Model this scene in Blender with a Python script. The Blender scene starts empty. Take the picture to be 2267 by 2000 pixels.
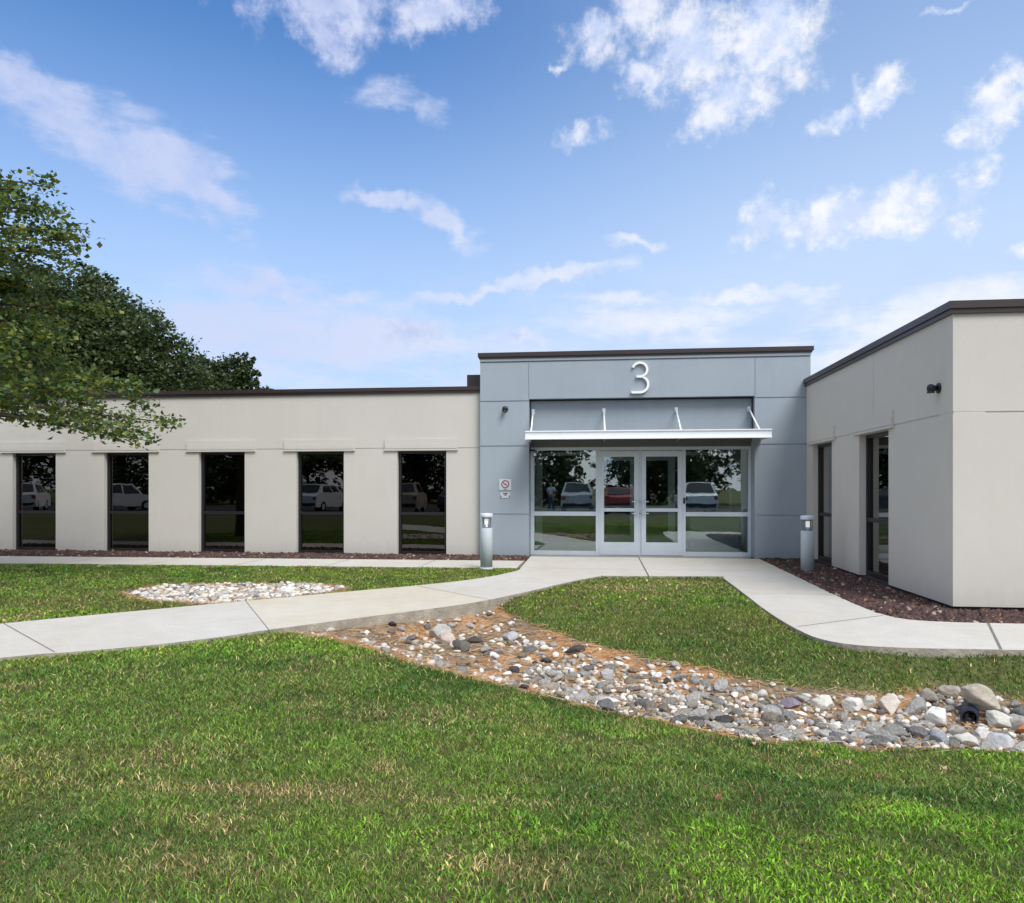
import bpy, bmesh, math, random
import numpy as np
from mathutils import Vector, Matrix, noise as mnoise
random.seed(7)
RNG = np.random.default_rng(11)
R = math.radians
S = bpy.context.scene
COL = S.collection
PI = math.pi

# ---------------------------------------------------------------- camera
cam_d = bpy.data.cameras.new('camera'); cam = bpy.data.objects.new('camera', cam_d); COL.objects.link(cam)
cam.location = (0, 0, 1.39); cam.rotation_euler = (R(90), 0, R(6.8))
cam_d.sensor_width = 36; cam_d.lens = 750 / 1024 * 36; cam_d.shift_y = 36.5 / 1024
cam_d.clip_start = .05; cam_d.clip_end = 5000
S.camera = cam
S.view_settings.view_transform = 'Standard'; S.view_settings.look = 'None'
S.view_settings.exposure = 0.35; S.view_settings.gamma = 1
S.render.resolution_x = 1024; S.render.resolution_y = 903

# ---------------------------------------------------------------- sun and sky
SUN = Vector((.38, -.50, .78)).normalized()
sd = bpy.data.lights.new('sun', 'SUN'); sd.energy = 2.6; sd.angle = R(28); sd.color = (1, .955, .89)
so = bpy.data.objects.new('sun', sd); COL.objects.link(so)
so.rotation_euler = SUN.to_track_quat('Z', 'Y').to_euler(); so.location = (10, -8, 20)

def build_world():
    w = bpy.data.worlds.new('World'); S.world = w; w.use_nodes = True
    nt = w.node_tree; nt.nodes.clear(); N = nt.nodes.new; L = nt.links.new
    out = N('ShaderNodeOutputWorld'); bg = N('ShaderNodeBackground'); bg.inputs[1].default_value = .1
    L(bg.outputs[0], out.inputs[0])
    sky = N('ShaderNodeTexSky'); sky.sky_type = 'NISHITA'; sky.sun_disc = False
    sky.sun_elevation = math.asin(SUN.z); sky.sun_rotation = math.atan2(SUN.x, SUN.y)
    sky.air_density = 1.0; sky.dust_density = .6; sky.ozone_density = 1.5
    tc = N('ShaderNodeTexCoord')
    sep = N('ShaderNodeSeparateXYZ'); L(tc.outputs['Generated'], sep.inputs[0])
    def m(op, a, b=None, c=None, clamp=False):
        n = N('ShaderNodeMath'); n.operation = op; n.use_clamp = clamp
        for i, v in enumerate((a, b, c)):
            if v is None: continue
            if isinstance(v, (int, float)): n.inputs[i].default_value = v
            else: L(v, n.inputs[i])
        return n.outputs[0]
    def smooth(v, lo, hi, a=0., b=1.):
        n = N('ShaderNodeMapRange'); n.interpolation_type = 'SMOOTHSTEP'
        L(v, n.inputs[0]); n.inputs[1].default_value = lo; n.inputs[2].default_value = hi
        n.inputs[3].default_value = a; n.inputs[4].default_value = b
        return n.outputs[0]
    def mixc(f, a, b):
        n = N('ShaderNodeMix'); n.data_type = 'RGBA'
        if isinstance(f, float): n.inputs[0].default_value = f
        else: L(f, n.inputs[0])
        for k, v in ((6, a), (7, b)):
            if isinstance(v, tuple): n.inputs[k].default_value = (*v, 1)
            else: L(v, n.inputs[k])
        return n.outputs[2]
    az = m('MULTIPLY', m('ARCTAN2', sep.outputs[0], sep.outputs[1]), 57.2958)
    el = m('MULTIPLY', m('ARCSINE', sep.outputs[2]), 57.2958)
    # domain: azimuth/elevation in degrees, warped by noise
    cmb = N('ShaderNodeCombineXYZ'); L(az, cmb.inputs[0]); L(el, cmb.inputs[1])
    def nz(scale, det, rough, sx=1., sy=1., off=0., rot=0.):
        mp = N('ShaderNodeMapping'); L(cmb.outputs[0], mp.inputs[0])
        mp.inputs['Scale'].default_value = (sx, sy, 1); mp.inputs['Location'].default_value = (off, off * .7, 0)
        mp.inputs['Rotation'].default_value = (0, 0, R(rot))
        n = N('ShaderNodeTexNoise'); L(mp.outputs[0], n.inputs[0]); n.inputs['Scale'].default_value = scale
        n.inputs['Detail'].default_value = det; n.inputs['Roughness'].default_value = rough
        return n.outputs[0]
    puff = nz(.36, 10, .66)                       # billowy detail
    wisp = nz(.22, 9, .64, .45, 1.5, 31, 24)     # streaky detail
    w1 = nz(.12, 3, .5, off=5); w2 = nz(.12, 3, .5, off=57)
    azw = m('ADD', az, m('MULTIPLY', m('SUBTRACT', w1, .5), 3.))
    elw = m('ADD', el, m('MULTIPLY', m('SUBTRACT', w2, .5), 2.4))
    w3 = nz(.55, 4, .55, off=11); w4 = nz(.55, 4, .55, off=71)
    azw = m('ADD', azw, m('MULTIPLY', m('SUBTRACT', w3, .5), 3.2)); elw = m('ADD', elw, m('MULTIPLY', m('SUBTRACT', w4, .5), 2.6))
    def blob(px, py, hw, hh, ang):
        """elliptical cloud: centre azimuth/elevation, half sizes in degrees, tilt"""
        c, s = math.cos(R(ang)), math.sin(R(ang))
        dx = m('SUBTRACT', azw, float(px)); dy = m('SUBTRACT', elw, float(py))
        u = m('MULTIPLY', m('ADD', m('MULTIPLY', dx, c), m('MULTIPLY', dy, s)), 1. / hw)
        v = m('MULTIPLY', m('SUBTRACT', m('MULTIPLY', dy, c), m('MULTIPLY', dx, s)), 1. / hh)
        d = m('SQRT', m('ADD', m('MULTIPLY', u, u), m('MULTIPLY', v, v)))
        return m('SUBTRACT', 1., d)
    def group(lst, boost):
        acc = None
        for b in lst:
            v = blob(*b[:5])
            v = m('ADD', v, b[5] + boost)
            acc = v if acc is None else m('SMOOTH_MAX', acc, v, .35)
        return acc
    PUFFS = CLOUDS_PUFF; WISPS = CLOUDS_WISP
    gp = group(PUFFS, .09); gw = group(WISPS, .16)
    dp = smooth(m('ADD', gp, m('MULTIPLY', m('SUBTRACT', puff, .5), 2.5)), -.04, .95)
    dw = smooth(m('ADD', gw, m('MULTIPLY', m('SUBTRACT', wisp, .5), 3.0)), -.15, .9)
    dw = m('MULTIPLY', dw, smooth(puff, .25, .65, .55, 1.))
    # thin veil everywhere near the horizon
    veil = m('MULTIPLY', smooth(el, 19, 4), smooth(wisp, .34, .60))
    # unseen broad bright cloud behind and overhead, added to raise the ambient light
    back = smooth(m('ADD', m('MULTIPLY', m('ABSOLUTE', m('ADD', az, 6.)), .011), m('MULTIPLY', m('MAXIMUM', m('SUBTRACT', el, 38.), 0.), .02)), .55, .95)
    backn = m('MULTIPLY', back, smooth(nz(.05, 6, .6, off=90), .38, .56))
    # clear-sky tint and haze
    g = N('ShaderNodeMix'); g.data_type = 'RGBA'; g.blend_type = 'MULTIPLY'; g.inputs[0].default_value = 1
    L(sky.outputs[0], g.inputs[6]); g.inputs[7].default_value = (*SKY_TINT, 1)
    base = g.outputs[2]
    hz = m('ADD', smooth(el, 34, 5, 0., .90), m('MULTIPLY', smooth(az, -22, 24), .40), clamp=True)
    base = mixc(hz, base, (4.4, 5.7, 7.9))
    side = smooth(az, -30, 20)
    ccol = mixc(side, (5.0, 5.5, 7.4), (7.6, 7.7, 8.0))
    ccol = mixc(smooth(m('ADD', puff, m('MULTIPLY', gp, -.12)), .30, .56), mixc(side, (3.9, 4.5, 6.8), (5.0, 5.9, 7.9)), ccol)
    c = mixc(m('MULTIPLY', veil, .75), base, (5.7, 6.4, 7.9))
    c = mixc(m('MULTIPLY', dw, .85), c, ccol)
    c = mixc(m('MULTIPLY', dp, .97), c, ccol)
    c = mixc(backn, c, (9., 9., 9.3))
    L(c, bg.inputs[0])
SKY_TINT = (.66, 1.10, 1.52)
CLOUDS_PUFF = [(-0.1, 30.8, 3.3, 1.7, -3, 0), (3.3, 28.2, 3.3, 1.6, -20, 0), (2.9, 31.9, 3.0, 1.9, -5, 0), (6.9, 29.8, 4.4, 2.8, -6, .12), (12.2, 29.9, 3.4, 3.9, -1, .12), (9.4, 26.6, 3.4, 2.4, 20, .1), (7.8, 25.5, 1.6, 1.6, -6, -0.15), (-2.9, 29.4, 1.2, 0.5, 14, -0.2), (19.3, 25.4, 2.1, 1.2, 8, 0), (16.5, 24.5, 2.7, 0.8, 11, -0.1), (26.3, 23.0, 2.4, 1.8, 22, 0), (27.5, 24.5, 0.9, 1.8, 56, -0.05), (24.3, 22.2, 1.0, 0.5, 14, -0.15), (11.8, 18.4, 1.5, 1.8, -60, .25), (16.5, 18.0, 3.8, 1.5, 9, .35), (14.0, 17.6, 2.2, 1.2, 5, .2), (20.9, 18.6, 3.4, 1.7, 10, .2), (24.6, 19.0, 2.0, 1.0, 29, -.1), (24.1, 17.1, 1.4, 1.3, -10, -0.25), (28.1, 15.1, 1.2, 0.6, 13, 0), (-20.4, 31.9, 6.0, 1.9, 6, .1), (-20.5, 30.3, 3.2, 1.6, -28, .1), (-13.0, 32.4, 4.8, 1.6, 10, .08), (-6.2, 11.4, 2.7, 0.9, -15, -0.1), (-14.7, 11.8, 3.4, 1.0, 2, -0.15), (-1.5, 25.1, 2.8, 1.0, 9, -0.25), (24.1, 29.1, 2.7, 0.5, -4, -0.25)]
CLOUDS_WISP = [(-39.0, 24.1, 3.9, 1.3, -7, 0), (-35.9, 22.1, 5.9, 1.8, -26, 0), (-31.3, 21.7, 4.7, 2.2, -21, 0.1), (-28.4, 20.0, 3.0, 1.6, -28, 0.1), (-15.3, 20.7, 3.7, 0.6, -4, 0.05), (-11.5, 19.5, 2.7, 1.1, -34, 0.1), (-16.4, 27.5, 4.5, 1.9, 4, -.62), (-13.0, 26.6, 2.3, 1.8, 2, -.62), (-24.7, 14.1, 4.1, 1.2, -4, 0), (-19.4, 13.6, 2.6, 0.7, 12, -0.1), (-26.1, 11.6, 7.5, 1.8, -1, -0.05), (-20.4, 10.5, 12.3, 2.1, 2, 0), (-10.0, 14.6, 6.1, 0.6, 10, 0), (-3.1, 15.8, 5.3, 0.6, 12, 0), (1.4, 14.5, 4.5, 0.8, -2, -0.1), (3.6, 12.4, 8.9, 1.4, -2, -0.15), (20.6, 10.3, 7.7, 2.0, 10, 0), (2.9, 17.9, 3.0, 0.5, -3, -0.2), (10.1, 13.5, 5.6, 0.8, -4, -0.25), (25.2, 11.1, 4.3, 1.6, 5, 0.1)]
build_world()

# ---------------------------------------------------------------- helpers: naming
def tag(o, label=None, cat=None, group=None, kind=None):
    if label: o['label'] = label
    if cat: o['category'] = cat
    if group: o['group'] = group
    if kind: o['kind'] = kind
    return o
def empty(name, loc=(0, 0, 0), rz=0.):
    o = bpy.data.objects.new(name, None); COL.objects.link(o); o.location = loc; o.rotation_euler = (0, 0, rz)
    o.empty_display_size = .1
    return o

# ---------------------------------------------------------------- helpers: materials
def mat(name, color, rough=.6, metal=0., spec=.5, var=0., vscale=3., bump=0., bscale=60., emit=0., var2=None, dist=.02):
    m_ = bpy.data.materials.new(name); m_.use_nodes = True
    nt = m_.node_tree; b = nt.nodes['Principled BSDF']; N = nt.nodes.new; L = nt.links.new
    b.inputs['Base Color'].default_value = (*color, 1); b.inputs['Roughness'].default_value = rough
    b.inputs['Metallic'].default_value = metal; b.inputs['Specular IOR Level'].default_value = spec
    tc = N('ShaderNodeTexCoord')
    if var > 0:
        n = N('ShaderNodeTexNoise'); n.inputs['Scale'].default_value = vscale; n.inputs['Detail'].default_value = 6; n.inputs['Roughness'].default_value = .65
        L(tc.outputs['Object'], n.inputs[0])
        r = N('ShaderNodeValToRGB'); L(n.outputs[0], r.inputs[0])
        lo = tuple(c * (1 - var) for c in color); hi = tuple(min(1, c * (1 + var)) for c in (var2 or color))
        r.color_ramp.elements[0].position = .3; r.color_ramp.elements[0].color = (*lo, 1)
        r.color_ramp.elements[1].position = .7; r.color_ramp.elements[1].color = (*hi, 1)
        L(r.outputs[0], b.inputs['Base Color'])
    if bump > 0:
        n = N('ShaderNodeTexNoise'); n.inputs['Scale'].default_value = bscale; n.inputs['Detail'].default_value = 4
        L(tc.outputs['Object'], n.inputs[0])
        bp = N('ShaderNodeBump'); bp.inputs['Strength'].default_value = bump; bp.inputs['Distance'].default_value = dist
        L(n.outputs[0], bp.inputs['Height']); L(bp.outputs[0], b.inputs['Normal'])
    if emit > 0:
        b.inputs['Emission Color'].default_value = (*color, 1); b.inputs['Emission Strength'].default_value = emit
    return m_
def glass(name, tint, refl=1.0, rcol=(1, 1, 1), ior=1.5):
    m_ = bpy.data.materials.new(name); m_.use_nodes = True
    nt = m_.node_tree; nt.nodes.clear(); N = nt.nodes.new; L = nt.links.new
    o = N('ShaderNodeOutputMaterial'); mx = N('ShaderNodeMixShader'); t = N('ShaderNodeBsdfTransparent'); g = N('ShaderNodeBsdfGlossy')
    t.inputs[0].default_value = (*tint, 1); g.inputs[0].default_value = (*rcol, 1); g.inputs['Roughness'].default_value = .0
    fr = N('ShaderNodeFresnel'); fr.inputs[0].default_value = ior
    mu = N('ShaderNodeMath'); mu.operation = 'MULTIPLY'; mu.use_clamp = True; mu.inputs[1].default_value = refl; L(fr.outputs[0], mu.inputs[0])
    # very slight waviness of the sheet
    tc = N('ShaderNodeTexCoord'); n = N('ShaderNodeTexNoise'); n.inputs['Scale'].default_value = 1.6; L(tc.outputs['Object'], n.inputs[0])
    bp = N('ShaderNodeBump'); bp.inputs['Strength'].default_value = .05; bp.inputs['Distance'].default_value = .02
    L(n.outputs[0], bp.inputs['Height']); L(bp.outputs[0], g.inputs['Normal'])
    L(mu.outputs[0], mx.inputs[0]); L(t.outputs[0], mx.inputs[1]); L(g.outputs[0], mx.inputs[2]); L(mx.outputs[0], o.inputs[0])
    return m_
def attrmat(name, rough=.7, transl=0., spec=.3, nvar=.0, bump=0., bscale=40.):
    m_ = bpy.data.materials.new(name); m_.use_nodes = True
    nt = m_.node_tree; b = nt.nodes['Principled BSDF']; N = nt.nodes.new; L = nt.links.new
    a = N('ShaderNodeVertexColor'); a.layer_name = 'tone'
    b.inputs['Roughness'].default_value = rough; b.inputs['Specular IOR Level'].default_value = spec
    src = a.outputs[0]
    tc = N('ShaderNodeTexCoord')
    if nvar > 0:
        n = N('ShaderNodeTexNoise'); n.inputs['Scale'].default_value = bscale; n.inputs['Detail'].default_value = 5; L(tc.outputs['Object'], n.inputs[0])
        mr = N('ShaderNodeMapRange'); L(n.outputs[0], mr.inputs[0]); mr.inputs[1].default_value = .3; mr.inputs[2].default_value = .7
        mr.inputs[3].default_value = 1 - nvar; mr.inputs[4].default_value = 1 + nvar
        mx = N('ShaderNodeVectorMath'); mx.operation = 'SCALE'; L(src, mx.inputs[0]); L(mr.outputs[0], mx.inputs['Scale']); src = mx.outputs[0]
        if bump > 0:
            bp = N('ShaderNodeBump'); bp.inputs['Strength'].default_value = bump; bp.inputs['Distance'].default_value = .02
            L(n.outputs[0], bp.inputs['Height']); L(bp.outputs[0], b.inputs['Normal'])
    L(src, b.inputs['Base Color'])
    if transl > 0:
        t = N('ShaderNodeBsdfTranslucent'); L(src, t.inputs[0]); ms = N('ShaderNodeMixShader'); ms.inputs[0].default_value = transl
        o = nt.nodes['Material Output']; L(b.outputs[0], ms.inputs[1]); L(t.outputs[0], ms.inputs[2]); L(ms.outputs[0], o.inputs[0])
    return m_

M = {}
M['beige'] = mat('beige_stucco', (.565, .545, .50), .9, var=.03, vscale=1.1, bump=.35, bscale=140, dist=.006)
def weather(m_, amt):
    """rain streaks and splash dirt near the foot of a rendered wall"""
    nt = m_.node_tree; b = nt.nodes['Principled BSDF']; N = nt.nodes.new; L = nt.links.new
    src = b.inputs['Base Color'].links[0].from_socket; tc = N('ShaderNodeTexCoord')
    mp = N('ShaderNodeMapping'); mp.inputs['Scale'].default_value = (5, 5, .35); L(tc.outputs['Object'], mp.inputs[0])
    n = N('ShaderNodeTexNoise'); n.inputs['Scale'].default_value = 1.6; n.inputs['Detail'].default_value = 7; n.inputs['Roughness'].default_value = .7; L(mp.outputs[0], n.inputs[0])
    n3 = N('ShaderNodeTexNoise'); n3.inputs['Scale'].default_value = 55; n3.inputs['Detail'].default_value = 3; L(tc.outputs['Object'], n3.inputs[0])
    ad = N('ShaderNodeMath'); ad.operation = 'MULTIPLY_ADD'; L(n3.outputs[0], ad.inputs[0]); ad.inputs[1].default_value = .6; L(n.outputs[0], ad.inputs[2])
    mr = N('ShaderNodeMapRange'); L(ad.outputs[0], mr.inputs[0]); mr.inputs[1].default_value = .55; mr.inputs[2].default_value = 1.05; mr.inputs[3].default_value = 1 - amt; mr.inputs[4].default_value = 1 + amt
    sp = N('ShaderNodeSeparateXYZ'); L(tc.outputs['Object'], sp.inputs[0])
    g = N('ShaderNodeMath'); g.operation = 'MULTIPLY_ADD'; L(n.outputs[0], g.inputs[0]); g.inputs[1].default_value = -.5; L(sp.outputs[2], g.inputs[2])
    m2 = N('ShaderNodeMapRange'); L(g.outputs[0], m2.inputs[0]); m2.inputs[1].default_value = -.28; m2.inputs[2].default_value = .02; m2.inputs[3].default_value = .86; m2.inputs[4].default_value = 1
    mu = N('ShaderNodeMath'); mu.operation = 'MULTIPLY'; L(mr.outputs[0], mu.inputs[0]); L(m2.outputs[0], mu.inputs[1])
    v = N('ShaderNodeVectorMath'); v.operation = 'SCALE'; L(src, v.inputs[0]); L(mu.outputs[0], v.inputs['Scale']); L(v.outputs[0], b.inputs['Base Color'])
weather(M['beige'], .013)
M['grey'] = mat('blue_grey_stucco', (.32, .375, .425), .85, var=.05, vscale=1.0, bump=.3, bscale=140, dist=.006)
weather(M['grey'], .03)
M['brown'] = mat('dark_brown_metal', (.030, .018, .017), .42, metal=.0, spec=.6, var=.15, vscale=2)
M['bronze'] = mat('dark_bronze_frame', (.012, .012, .016), .4, spec=.5)
M['alu'] = mat('anodised_aluminium', (.62, .69, .76), .45, metal=.15, var=.04, vscale=5)
M['alud'] = mat('shade_painted_aluminium', (.16, .165, .16), .45, metal=.4)  # dark copy of the aluminium; shade under the canopy is in the colour
M['white'] = mat('white_painted_metal', (.88, .92, .96), .38, metal=.1, var=.03, vscale=3)
M['roof'] = mat('roof_membrane', (.3, .3, .3), .9)
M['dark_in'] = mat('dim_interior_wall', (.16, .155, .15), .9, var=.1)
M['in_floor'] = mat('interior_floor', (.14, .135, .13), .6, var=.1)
M['in_ceil'] = mat('interior_ceiling', (.8, .8, .78), .9)
M['inner_alu'] = mat('brightened_inner_aluminium', (.80, .84, .87), .45)  # paler copy of the aluminium; its colour stands in for light missing indoors
M['glass_dark'] = glass('dark_tinted_glass', (.12, .12, .13), 2.3, (.95, .93, .9))
M['glass_clear'] = glass('storefront_glass', (.88, .94, .93), 4.6, (.88, .97, .98))
M['black'] = mat('black_plastic', (.012, .013, .016), .35)
M['lamp'] = mat('lamp_diffuser', (.9, .9, .89), .3, emit=.35)
M['sign_white'] = mat('sign_white', (.52, .60, .64), .5)
M['sign_red'] = mat('sign_red', (.33, .05, .05), .5)
M['numeral'] = mat('white_numeral', (.86, .87, .86), .4)
M['base_dark'] = mat('dark_foundation', (.045, .03, .03), .9)
M['bark'] = mat('bark', (.09, .07, .055), .95, var=.4, vscale=9, bump=.8, bscale=25)
M['leaf'] = attrmat('leaf', .5, .35, .4)
M['blade'] = attrmat('grass_blade', .6, .35, .25)
M['stone'] = None

def concrete():
    m_ = mat('concrete', (.535, .495, .42), .88, var=.06, vscale=.45, var2=(.52, .51, .48), bump=.25, bscale=90, dist=.004)
    nt = m_.node_tree; b = nt.nodes['Principled BSDF']; N = nt.nodes.new; L = nt.links.new
    src = b.inputs['Base Color'].links[0].from_socket
    tc = N('ShaderNodeTexCoord'); n = N('ShaderNodeTexNoise'); n.inputs['Scale'].default_value = 45; n.inputs['Detail'].default_value = 4; L(tc.outputs['Object'], n.inputs[0])
    n2 = N('ShaderNodeTexNoise'); n2.inputs['Scale'].default_value = 3.5; n2.inputs['Detail'].default_value = 8; n2.inputs['Roughness'].default_value = .7; L(tc.outputs['Object'], n2.inputs[0])
    ad = N('ShaderNodeMath'); L(n.outputs[0], ad.inputs[0]); L(n2.outputs[0], ad.inputs[1])
    mr = N('ShaderNodeMapRange'); L(ad.outputs[0], mr.inputs[0]); mr.inputs[1].default_value = .65; mr.inputs[2].default_value = 1.3; mr.inputs[3].default_value = .86; mr.inputs[4].default_value = 1.1
    v = N('ShaderNodeVectorMath'); v.operation = 'SCALE'; L(src, v.inputs[0]); L(mr.outputs[0], v.inputs['Scale']); L(v.outputs[0], b.inputs['Base Color'])
    return m_
M['concrete'] = concrete()
def pour(m_, lines_, tint):
    """one bay of the path was poured in a warmer mix: bounded by two joint lines"""
    nt = m_.node_tree; b = nt.nodes['Principled BSDF']; N = nt.nodes.new; L = nt.links.new
    src = b.inputs['Base Color'].links[0].from_socket; tc = N('ShaderNodeTexCoord'); acc = None
    for (nx, ny, t, sgn) in lines_:
        d = N('ShaderNodeVectorMath'); d.operation = 'DOT_PRODUCT'; L(tc.outputs['Object'], d.inputs[0]); d.inputs[1].default_value = (nx, ny, 0)
        g = N('ShaderNodeMath'); g.operation = 'GREATER_THAN' if sgn > 0 else 'LESS_THAN'; L(d.outputs['Value'], g.inputs[0]); g.inputs[1].default_value = t
        if acc is None: acc = g.outputs[0]
        else:
            q = N('ShaderNodeMath'); q.operation = 'MULTIPLY'; L(acc, q.inputs[0]); L(g.outputs[0], q.inputs[1]); acc = q.outputs[0]
    mx = N('ShaderNodeMix'); mx.data_type = 'RGBA'; mx.blend_type = 'MULTIPLY'; L(acc, mx.inputs[0]); L(src, mx.inputs[6]); mx.inputs[7].default_value = (*tint, 1)
    L(mx.outputs[2], b.inputs['Base Color'])
pour(M['concrete'], [(.846, .534, 1.01, 1), (.698, .716, 5.65, -1), (0, 1, 13.0, -1), (1, 0, 0., -1)], (1.045, 1.0, .90))
M['slab_side'] = mat('weathered_slab_side', (.34, .31, .255), .95, var=.3, vscale=6, bump=.6, bscale=40)
M['joint'] = mat('joint_filler', (.17, .16, .15), .9, var=.3, vscale=8)

def stone_mat(name, ramp):
    m_ = bpy.data.materials.new(name); m_.use_nodes = True
    nt = m_.node_tree; b = nt.nodes['Principled BSDF']; N = nt.nodes.new; L = nt.links.new
    b.inputs['Roughness'].default_value = .9; b.inputs['Specular IOR Level'].default_value = .15
    oi = N('ShaderNodeObjectInfo'); r = N('ShaderNodeValToRGB'); r.color_ramp.interpolation = 'CONSTANT'
    els = r.color_ramp.elements
    for i, c in enumerate(ramp):
        e = els[i] if i < 2 else els.new(i / len(ramp))
        e.position = i / len(ramp); e.color = (*c, 1)
    L(oi.outputs['Random'], r.inputs[0])
    tc = N('ShaderNodeTexCoord'); n = N('ShaderNodeTexNoise'); n.inputs['Scale'].default_value = 2.2; n.inputs['Detail'].default_value = 7; n.inputs['Roughness'].default_value = .7
    L(tc.outputs['Object'], n.inputs[0])
    mr = N('ShaderNodeMapRange'); L(n.outputs[0], mr.inputs[0]); mr.inputs[1].default_value = .3; mr.inputs[2].default_value = .7; mr.inputs[3].default_value = .68; mr.inputs[4].default_value = 1.32
    v = N('ShaderNodeVectorMath'); v.operation = 'SCALE'; L(r.outputs[0], v.inputs[0]); L(mr.outputs[0], v.inputs['Scale']); L(v.outputs[0], b.inputs['Base Color'])
    bp = N('ShaderNodeBump'); bp.inputs['Strength'].default_value = .9; bp.inputs['Distance'].default_value = .12; L(n.outputs[0], bp.inputs['Height']); L(bp.outputs[0], b.inputs['Normal'])
    return m_
STONE_TONES = [(.68, .66, .61), (.46, .44, .41), (.58, .53, .43), (.38, .37, .35), (.72, .70, .65), (.37, .33, .26), (.54, .53, .51), (.29, .285, .28), (.62, .56, .48), (.42, .39, .34), (.68, .65, .57), (.14, .13, .125), (.60, .58, .55), (.44, .35, .25), (.66, .65, .62), (.52, .49, .44)]
M['stone'] = stone_mat('river_stone', STONE_TONES)
M['stuff_stone'] = attrmat('small_river_stone', .8, 0, .3, nvar=.2, bump=.3, bscale=30)

# ---------------------------------------------------------------- helpers: meshes
class MB:
    def __init__(s): s.bm = bmesh.new(); s.mi = 0
    def _fin(s, fs):
        for f in fs: f.material_index = s.mi
    def box(s, x0, x1, y0, y1, z0, z1, bev=0.):
        g = bmesh.ops.create_cube(s.bm, size=1)
        vs = g['verts']
        for v in vs:
            v.co = Vector(((x0 + x1) / 2 + v.co.x * (x1 - x0), (y0 + y1) / 2 + v.co.y * (y1 - y0), (z0 + z1) / 2 + v.co.z * (z1 - z0)))
        fs = {f for v in vs for f in v.link_faces}; s._fin(fs)
        if bev > 0:
            es = list({e for v in vs for e in v.link_edges})
            bmesh.ops.bevel(s.bm, geom=es, offset=bev, segments=2, affect='EDGES')
        return s
    def tube(s, p0, p1, r0, r1=None, n=12, cap=True):
        r1 = r0 if r1 is None else r1
        p0 = Vector(p0); p1 = Vector(p1); d = p1 - p0
        q = d.to_track_quat('Z', 'Y')
        a = [s.bm.verts.new(p0 + q @ Vector((math.cos(2 * PI * i / n) * r0, math.sin(2 * PI * i / n) * r0, 0))) for i in range(n)]
        b = [s.bm.verts.new(p1 + q @ Vector((math.cos(2 * PI * i / n) * r1, math.sin(2 * PI * i / n) * r1, 0))) for i in range(n)]
        fs = []
        for i in range(n):
            f = s.bm.faces.new((a[i], a[(i + 1) % n], b[(i + 1) % n], b[i])); f.smooth = True; fs.append(f)
        if cap: fs.append(s.bm.faces.new(list(reversed(a)))); fs.append(s.bm.faces.new(b))
        s._fin(fs); return s
    def lathe(s, prof, c=(0, 0, 0), n=24, axis='Z'):
        rings = []
        for r, z in prof:
            ring = []
            for i in range(n):
                a = 2 * PI * i / n; p = Vector((r * math.cos(a), r * math.sin(a), z))
                if axis == 'Y': p = Vector((p.x, -p.z, p.y))
                if axis == 'X': p = Vector((-p.z, p.x, p.y))
                ring.append(s.bm.verts.new(Vector(c) + p))
            rings.append(ring)
        fs = []
        for k in range(len(rings) - 1):
            for i in range(n):
                f = s.bm.faces.new((rings[k][i], rings[k][(i + 1) % n], rings[k + 1][(i + 1) % n], rings[k + 1][i])); f.smooth = True; fs.append(f)
        fs.append(s.bm.faces.new(list(reversed(rings[0])))); fs.append(s.bm.faces.new(rings[-1]))
        s._fin(fs); return s
    def quad(s, *ps):
        f = s.bm.faces.new([s.bm.verts.new(Vector(p)) for p in ps]); s._fin([f]); return s
    def build(s, name, mats, parent=None, auto=False):
        me = bpy.data.meshes.new(name)
        bmesh.ops.recalc_face_normals(s.bm, faces=s.bm.faces)
        s.bm.to_mesh(me); s.bm.free()
        for m_ in (mats if isinstance(mats, (list, tuple)) else [mats]): me.materials.append(m_)
        o = bpy.data.objects.new(name, me); COL.objects.link(o)
        if parent: o.parent = parent
        return o

def npmesh(name, V, F, k, material, tones=None, smooth=False, parent=None):
    """V (n,3), F (m,k) faces with constant vertex count k"""
    me = bpy.data.meshes.new(name); V = np.asarray(V, np.float32); F = np.asarray(F, np.int32)
    me.vertices.add(len(V)); me.vertices.foreach_set('co', V.ravel())
    me.loops.add(F.size); me.loops.foreach_set('vertex_index', F.ravel())
    me.polygons.add(len(F)); me.polygons.foreach_set('loop_start', np.arange(0, F.size, k, dtype=np.int32))
    me.polygons.foreach_set('loop_total', np.full(len(F), k, np.int32))
    if smooth: me.polygons.foreach_set('use_smooth', np.ones(len(F), bool))
    if tones is not None:
        a = me.color_attributes.new('tone', 'FLOAT_COLOR', 'POINT')
        c = np.ones((len(V), 4), np.float32); c[:, :3] = tones; a.data.foreach_set('color', c.ravel())
    me.update(calc_edges=True); me.validate()
    me.materials.append(material)
    o = bpy.data.objects.new(name, me); COL.objects.link(o)
    if parent: o.parent = parent
    return o

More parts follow.
